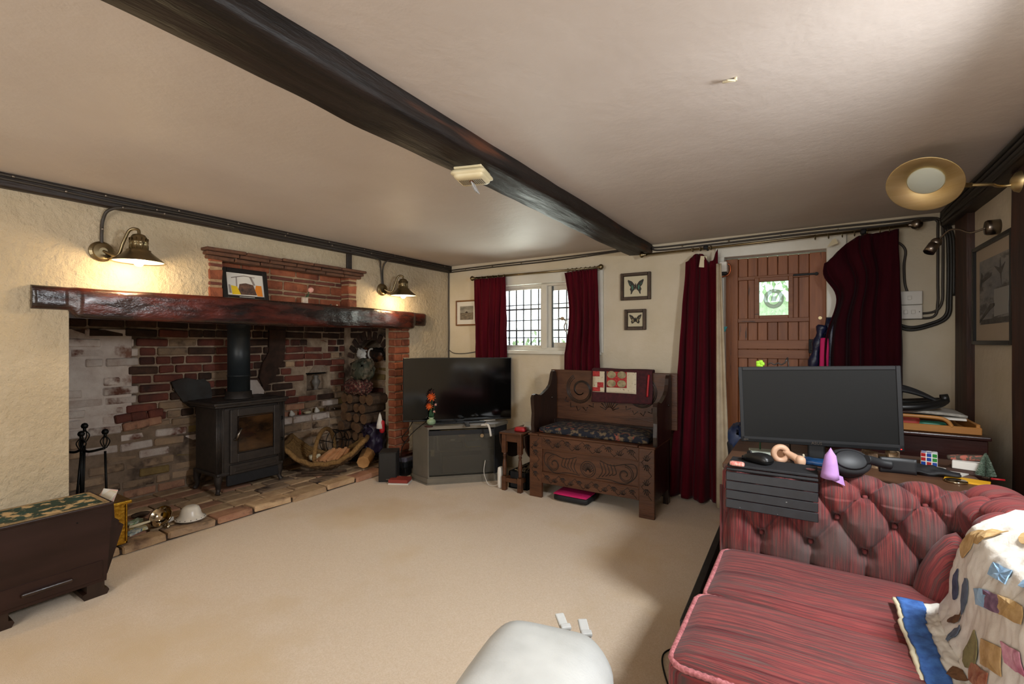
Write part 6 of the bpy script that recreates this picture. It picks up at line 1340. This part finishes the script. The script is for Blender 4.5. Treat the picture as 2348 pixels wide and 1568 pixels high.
part('bark_half', P(BZ(2.1, 4.5)), m_birch, bc_); part('bark_half', P(BZ(-1.2, 1.2)), m_birch, bc_)
part('bark_back', P(lambda m: box(m, p+Vector((0, .045, .025)), (.05, .01, .05), None, .003)), m_birch, bc_)
cbx = thing('puzzle_cube', 'small multicoloured twisting puzzle cube with white edges on the desk', 'puzzle cube', at_desk(2135, 1072))
p = at_desk(2134, 1070)+Vector((0, .03, 0)); CT = LM(p.x, p.y, DKZ+.030, -.18); S_ = .056
part('cube_body', TB(lambda m: box(m, (0, 0, 0), (S_, S_, S_), None, .003, 2), CT), m_white, cbx)
cols = [M('cube_'+n, c, rough=.3) for n, c in (('red', '#a01414'), ('blue', '#123a8a'), ('green', '#1f7a2a'), ('yellow', '#c9b21a'), ('orange', '#c95a12'), ('white', '#c9cfd4'))]
r = random.Random(4)
for i in range(3):
    for j in range(3):
        d_ = (i-1)*S_/3; e_ = (j-1)*S_/3; t_ = S_/3-.0035
        part('facelet', TB(lambda m: box(m, (d_, -S_/2, e_), (t_, .002, t_), None, .0008), CT), cols[r.choice((0, 1, 2, 0, 5))], cbx)
        part('facelet', TB(lambda m: box(m, (-S_/2, d_, e_), (.002, t_, t_), None, .0008), CT), cols[r.choice((0, 3, 4, 2))], cbx)
        part('facelet', TB(lambda m: box(m, (d_, e_, S_/2), (t_, t_, .002), None, .0008), CT), cols[r.choice((1, 5, 5, 2))], cbx)
p = at_desk(2115, 1085); solo('face_mask', TB(lambda m: grid(m, 24, 12, lambda u, v: Vector((lerp(-.125, .125, u), (v-.5)*.11*(1-.4*abs(2*u-1)), .012+.022*math.sin(v*PI)*math.sin(u*PI)+.012*nz(u*7, v*5)))), LM(p.x-.01, p.y, DKZ, -.12)), m_blackm, 'crumpled black cloth on the desk behind the sofa arm', 'cloth', solid=.004)
p = at_desk(2170, 1085); solo('letter', TB(lambda m: box(m, (0, 0, .003), (.14, .10, .004)), LM(p.x, p.y+.03, DKZ, -.5)), m_paper, 'white printed letter under the puzzle cube', 'letter')
p = at_desk(2228, 1088); solo('book', TB(lambda m: (box(m, (0, 0, .008), (.13, .10, .014), None, .001)), LM(p.x, p.y+.035, DKZ, -.3)), M('brown_book_cover', '#3a2219', rough=.5), 'brown covered book at the bottom of the desk pile', 'book')
solo('book', TB(lambda m: (box(m, (.008, 0, .032), (.115, .085, .032), None, .002)), LM(p.x, p.y+.04, DKZ, -.25)), m_paper, 'thick white-edged book on top of the brown one', 'book')
solo('spectacle_pouch', TB(lambda m: softbox(m, (0, 0, .060), (.125, .035, .022), .010, 5, None, rot(0, -.12, 0)), LM(p.x-.005, p.y+.045, DKZ, -.15)), M('patterned_pouch', '#4a4136', '#a35a4a', rough=.8, scale=45, lo=.5, hi=.55), 'brown patterned pouch on top of the white book', 'pouch')
p = at_desk(2225, 1105); solo('envelope', TB(lambda m: box(m, (0, 0, .003), (.13, .075, .006), None, .001), LM(p.x-.01, p.y+.0, DKZ, -.25)), m_yellow, 'yellow card folder at the desk edge', 'envelope')
p = at_desk(2192, 1106); solo('tin_lid', P(lambda m: lathe(m, [(0, 0), (.032, 0), (.035, .003), (.035, .007), (.031, .010), (0, .009)], Vector((p.x, p.y, DKZ)), 28)), m_silver, 'small round silver tin beside the yellow folder', 'tin')
tre = thing('miniature_tree', 'tiny frosted bottle-brush fir tree at the right end of the desk', 'ornament', at_desk(2265, 1100))
p = at_desk(2262, 1098)+Vector((.0, .01, 0)); r = random.Random(9)
def needles(m):
    for k in range(420):
        t = k/420; z = .008+.088*t; rr = .030*(1-t)**.85+.002; a = k*2.4
        q = p+Vector((0, 0, z)); tube(m, [q, q+Vector((rr*math.cos(a), rr*math.sin(a), .004+.002*r.random()))], .0009, 3, smooth=False)
part('branches', P(needles), M('frosted_fir', '#2c4632', '#7f9180', rough=.8, scale=160), tre).__setitem__('kind', 'stuff')
part('trunk', P(lambda m: (cyl(m, p, p+Vector((0, 0, .10)), .002, n=6), cyl(m, p, p+Vector((0, 0, .008)), .012, n=12))), m_bark, tre)
solo('pen', P(lambda m: tube(m, [p+Vector((.01, -.02, .005)), p+Vector((.05, -.02, .005))], .004, 8)), m_red, 'red and white pen end beside the miniature tree', 'pen')
# tray on the cabinet
TZ_ = .860
ty = thing('wooden_tray', 'honey coloured wooden tray with a cut-out handle on the dark cabinet', 'tray', (.50, 3.2, TZ_))
part('tray_floor', P(lambda m: bx(m, .22, .69, 3.06, 3.42, TZ_, TZ_+.010)), m_traywood, ty)
part('tray_side', P(lambda m: bx(m, .67, .685, 3.05, 3.43, TZ_, TZ_+.05, .003)), m_traywood, ty)
part('tray_side', P(lambda m: bx(m, .215, .23, 3.05, 3.43, TZ_, TZ_+.05, .003)), m_traywood, ty)
part('tray_side', P(lambda m: bx(m, .22, .68, 3.415, 3.43, TZ_, TZ_+.05, .003)), m_traywood, ty)
hn = [(0, 0), (.47, 0), (.47, .045), (.39, .05), (.365, .085), (.33, .098), (.17, .098), (.135, .085), (.11, .05), (0, .045)]
tf = P(lambda m: (bx(m, .215, .69, 3.045, 3.06, TZ_, TZ_+.035, .003), tube(m, spline([(.33, 3.052, TZ_+.03), (.345, 3.052, TZ_+.060), (.38, 3.052, TZ_+.071), (.46, 3.052, TZ_+.072), (.54, 3.052, TZ_+.069), (.57, 3.052, TZ_+.055), (.585, 3.052, TZ_+.03)], 6), .009, 8)))
part('tray_front', tf, m_traywood, ty)
solo('newspaper', P(lambda m: grid(m, 14, 8, lambda u, v: Vector((lerp(.25, .655, u), lerp(3.12, 3.40, v), TZ_+.074+.012*math.sin(u*PI)+.004*nz(u*4, v*4))))), M('newsprint', '#a8a39a', '#8c877e', rough=.9, scale=60, stretch=(1, 6, 1)), 'white printed papers heaped over the wooden tray', 'papers', solid=.012)
solo('magazine', P(lambda m: box(m, (.47, 3.24, TZ_+.062), (.38, .26, .010), rot(0, 0, -.1), .001)), m_paper, 'white magazine under the papers on the wooden tray', 'magazine')
for (x, y, z, s, mat, nm, lb) in ((.43, 3.12, .035, (.09, .06, .05), M('coral_box', '#b8453c', rough=.5), 'small_box', 'coral red box inside the wooden tray'), (.52, 3.12, .028, (.11, .06, .03), M('green_box', '#2f7a64', rough=.5), 'small_box', 'green box inside the wooden tray'), (.33, 3.14, .03, (.10, .06, .03), m_paper, 'cup', 'white crumpled paper inside the wooden tray')):
    solo('paper_ball' if nm == 'cup' else nm, P(lambda m: softbox(m, (x, y, TZ_+z), s, .012, 3)), mat, lb, 'box' if nm != 'cup' else 'paper')
hv = thing('head_visor', 'black curved headband device on top of the papers', 'headband', (.43, 3.2, .97))
VZ = .945
part('top_band', P(lambda m: grid(m, 24, 4, lambda u, v: Vector((lerp(.20, .585, u), 3.19+(v-.5)*.03, VZ+.045+.085*math.sin(PI*(.12+.80*u))-.03*u+(v-.5)*.035*math.sin(PI*u**.7))))), m_blackm, hv, solid=.012)
part('lower_frame', P(lambda m: (tube(m, spline([(.22, 3.14, VZ+.035), (.34, 3.10, VZ+.02), (.46, 3.11, VZ+.025), (.55, 3.16, VZ+.04), (.585, 3.20, VZ+.055)], 6), [.02]*25, 10), tube(m, spline([(.22, 3.27, VZ+.035), (.4, 3.29, VZ+.03), (.55, 3.24, VZ+.05), (.585, 3.20, VZ+.055)], 6), .016, 8), bx(m, .24, .38, 3.08, 3.13, VZ, VZ+.045, .01, seg=2))), m_black, hv)
part('adjust_knob', P(lambda m: (cyl(m, (.57, 3.20, VZ+.065), (.60, 3.20, VZ+.070), .022, n=16))), m_black, hv)
# lime flower and wire behind the monitor
p = onY(1743, 834, 2.64)
lf = thing('lime_flower', 'small lime green artificial flower peeping over the monitor', 'flower', p)
part('blossom', P(lambda m: [softbox(m, p+Vector((.010*math.cos(k*1.26), -.004, .010*math.sin(k*1.26)-.0)), (.02, .012, .018), .006, 3) for k in range(5)]), m_lime, lf)
part('stalk', P(lambda m: tube(m, spline([p, p+Vector((.01, .01, -.06)), p+Vector((.0, .0, -.2)), Vector((p.x, p.y, DKZ))], 5), .004, 6)), m_green, lf)
solo('wire_ornament', P(lambda m: tube(m, spline([onY(1760+8*k, 836-4*(k % 2), 2.65) for k in range(7)]+[Vector((onY(1812, 840, 2.65).x, 2.65, DKZ))], 3), .0035, 6)), m_iron, 'thin grey wire peeping over the monitor beside the lime flower', 'wire')
# rucksack behind the desk
rk = thing('rucksack', 'navy and grey rucksack hanging behind the left end of the desk', 'bag', (-.40, 3.0, .4))
part('bag_body', P(lambda m: softbox(m, (-.325, 3.06, .62), (.15, .20, .30), .06, 8, lambda u, p: Vector((.02*nz(u.z*3, u.y*2), 0, .015*nz(u.x*3, u.y*2))))), M('dark_slate_nylon', '#1c1f28', '#262b38', rough=.5, scale=9), rk)
part('bag_flap', P(lambda m: softbox(m, (-.335, 3.05, .755), (.13, .21, .13), .05, 7, lambda u, p: Vector((-.03*(u.z > 0)*(u.x > 0), 0, .02*nz(u.x*3, u.y*3))))), M('navy_nylon', '#15264a', '#27406e', rough=.4, scale=12), rk)
part('strap', P(lambda m: tube(m, spline([(-.28, 2.98, .82), (-.26, 2.96, .74), (-.25, 2.96, .62)], 5), .009, 8)), m_black, rk)
part('bag_stand', P(lambda m: bx(m, -.38, -.27, 3.02, 3.09, 0, .48, .01)), m_blackm, rk)
solo('hanging_cloth', P(lambda m: grid(m, 16, 40, lambda u, v: Vector((-.600+(.035+.07*v)*u-.0*v, 3.90-.01*math.sin(u*9), lerp(1.9, .03, v)+.0)))), m_lining, 'cream curtain lining hanging beside the door frame', 'curtain lining', solid=.004)

# ================================================================ lamps and picture on the right wall
bl = thing('brass_reading_lamp', 'brushed brass disc wall lamp on a long arm at the top right', 'wall lamp', (.76, 2.86, 1.99))
dc = Vector((.435, 2.73, 2.005)); nrm = Vector((-.30, -.62, -.72)).normalized()
DT = Matrix.Translation(dc) @ nrm.to_track_quat('Z', 'Y').to_matrix().to_4x4()
part('disc_shade', TB(lambda m: lathe(m, [(.0, -.030), (.05, -.029), (.066, -.024), (.132, .016), (.136, .020), (.133, .021), (.070, -.008), (.066, -.010)], (0, 0, 0), 48), DT), m_brass, bl)
part('diffuser', TB(lambda m: lathe(m, [(0, -.004), (.062, -.005), (.067, -.010)], (0, 0, 0), 40), DT), M('frosted_diffuser', '#b9beb2', rough=.35), bl)
e0 = dc+(DT.to_3x3() @ Vector((0, 0, -.01)))+Vector((.105, .045, -.035))
mtp = Vector((.75, 2.90, 1.985))
part('swivel_joint', P(lambda m: (cyl(m, e0-Vector((.03, .012, -.012)), e0+Vector((.055, .012, .004)), .010, n=12))), m_brass, bl)
part('arm', P(lambda m: tube(m, spline([e0+Vector((.05, .012, .004)), e0+Vector((.12, .03, .0)), lerp(e0, mtp, .72)+Vector((0, 0, .0)), mtp+Vector((-.03, 0, -.0)), mtp], 7), .0065, 10)), m_brass, bl)
part('wall_mount', P(lambda m: lathe(m, [(0, .04), (.02, .038), (.04, .025), (.048, .008), (.048, 0), (0, 0)], mtp+Vector((.035, 0, .01)), 24, rot(0, -PI/2, 0))), m_brass, bl)
sl = thing('spot_lamp', 'small unlit nickel spot lamp on a curved arm above the large picture', 'wall lamp', (XR, 3.34, 1.887))
base = Vector((XR, 3.34, 1.885)); head = onX(2166, 548, .62); head = Vector((.60, 3.47, 1.853))
part('wall_mount', P(lambda m: lathe(m, [(0, .055), (.034, .053), (.038, .045), (.038, .0), (0, 0)], base, 28, rot(0, -PI/2, 0))), m_nickel, sl)
part('arm', P(lambda m: tube(m, spline([base+Vector((-.05, 0, 0)), base+Vector((-.10, .03, -.012)), base+Vector((-.14, .06, .015)), base+Vector((-.175, .09, .02)), head+Vector((.01, -.0, .012))], 7), .005, 8)), m_nickel, sl)
part('spot_head', P(lambda m: (softbox(m, head, (.052, .052, .052), .025, 5), tube(m, [head+Vector((-.008, -.004, -.01)), head+Vector((-.035, -.014, -.055))], [.026, .027], 20))), m_nickel, sl)
part('spot_opening', P(lambda m: cyl(m, head+Vector((-.034, -.0135, -.053)), head+Vector((-.0355, -.0145, -.0560)), .023, n=18)), m_bmetal, sl)
bp = thing('framed_picture', 'large black framed grey landscape print on the right wall', 'picture', (XR-.02, 3.38, 1.56))
y0, y1, z0, z1 = 3.075, 3.695, 1.285, 1.832
RXm = Matrix(((0, 1, 0, XR-.001), (-1, 0, 0, 0), (0, 0, 1, 0), (0, 0, 0, 1)))   # local x -> -Y, local y -> +X
part('frame', TB(lambda m: frame_rect(m, -y1, -y0, z0, z1, -.028, 0, .022, .003), RXm), m_frameblack, bp)
part('mount', TB(lambda m: bx(m, -y1+.02, -y0-.02, -.012, -.004, z0+.02, z1-.02), RXm), M('aged_mount_board', '#a99a86', rough=.85), bp)
part('print', TB(lambda m: bx(m, -y1+.09, -y0-.055, -.0135, -.012, z0+.11, z1-.09), RXm), M('grey_landscape_print', '#6f6f70', '#8b8780', rough=.8, scale=4, stretch=(1, 1, 3), c3='#57534f', s3=6), bp)
def rshape(nm, mat, polys, t=.0012): part(nm, TB(lambda m: [prism(m, p, t, Matrix.Translation((0, -.0137, 0)) @ Matrix(((1, 0, 0, 0), (0, 0, -1, 0), (0, 1, 0, 0), (0, 0, 0, 1)))) for p in polys], RXm), mat, bp)
mdk = M('print_dark_strokes', '#46433f', '#5a5650', rough=.8, scale=20)
rshape('print_fence', mdk, [[(-3.60, 1.60), (-3.57, 1.60), (-3.54, 1.66), (-3.57, 1.68)], [(-3.56, 1.62), (-3.40, 1.645), (-3.40, 1.66), (-3.56, 1.64)], [(-3.60, 1.42), (-3.42, 1.50), (-3.35, 1.50), (-3.35, 1.485), (-3.42, 1.47), (-3.60, 1.405)], [(-3.58, 1.42), (-3.14, 1.425), (-3.14, 1.40), (-3.58, 1.395)]])
rshape('print_rock', M('print_pale_block', '#8f8d88', rough=.8), [[(-3.36, 1.43), (-3.16, 1.44), (-3.15, 1.57), (-3.36, 1.57)]])
rshape('print_bird', mdk, [[(-3.36, 1.69), (-3.28, 1.67), (-3.27, 1.72), (-3.255, 1.67), (-3.20, 1.69), (-3.25, 1.64), (-3.25, 1.58), (-3.27, 1.64)]])
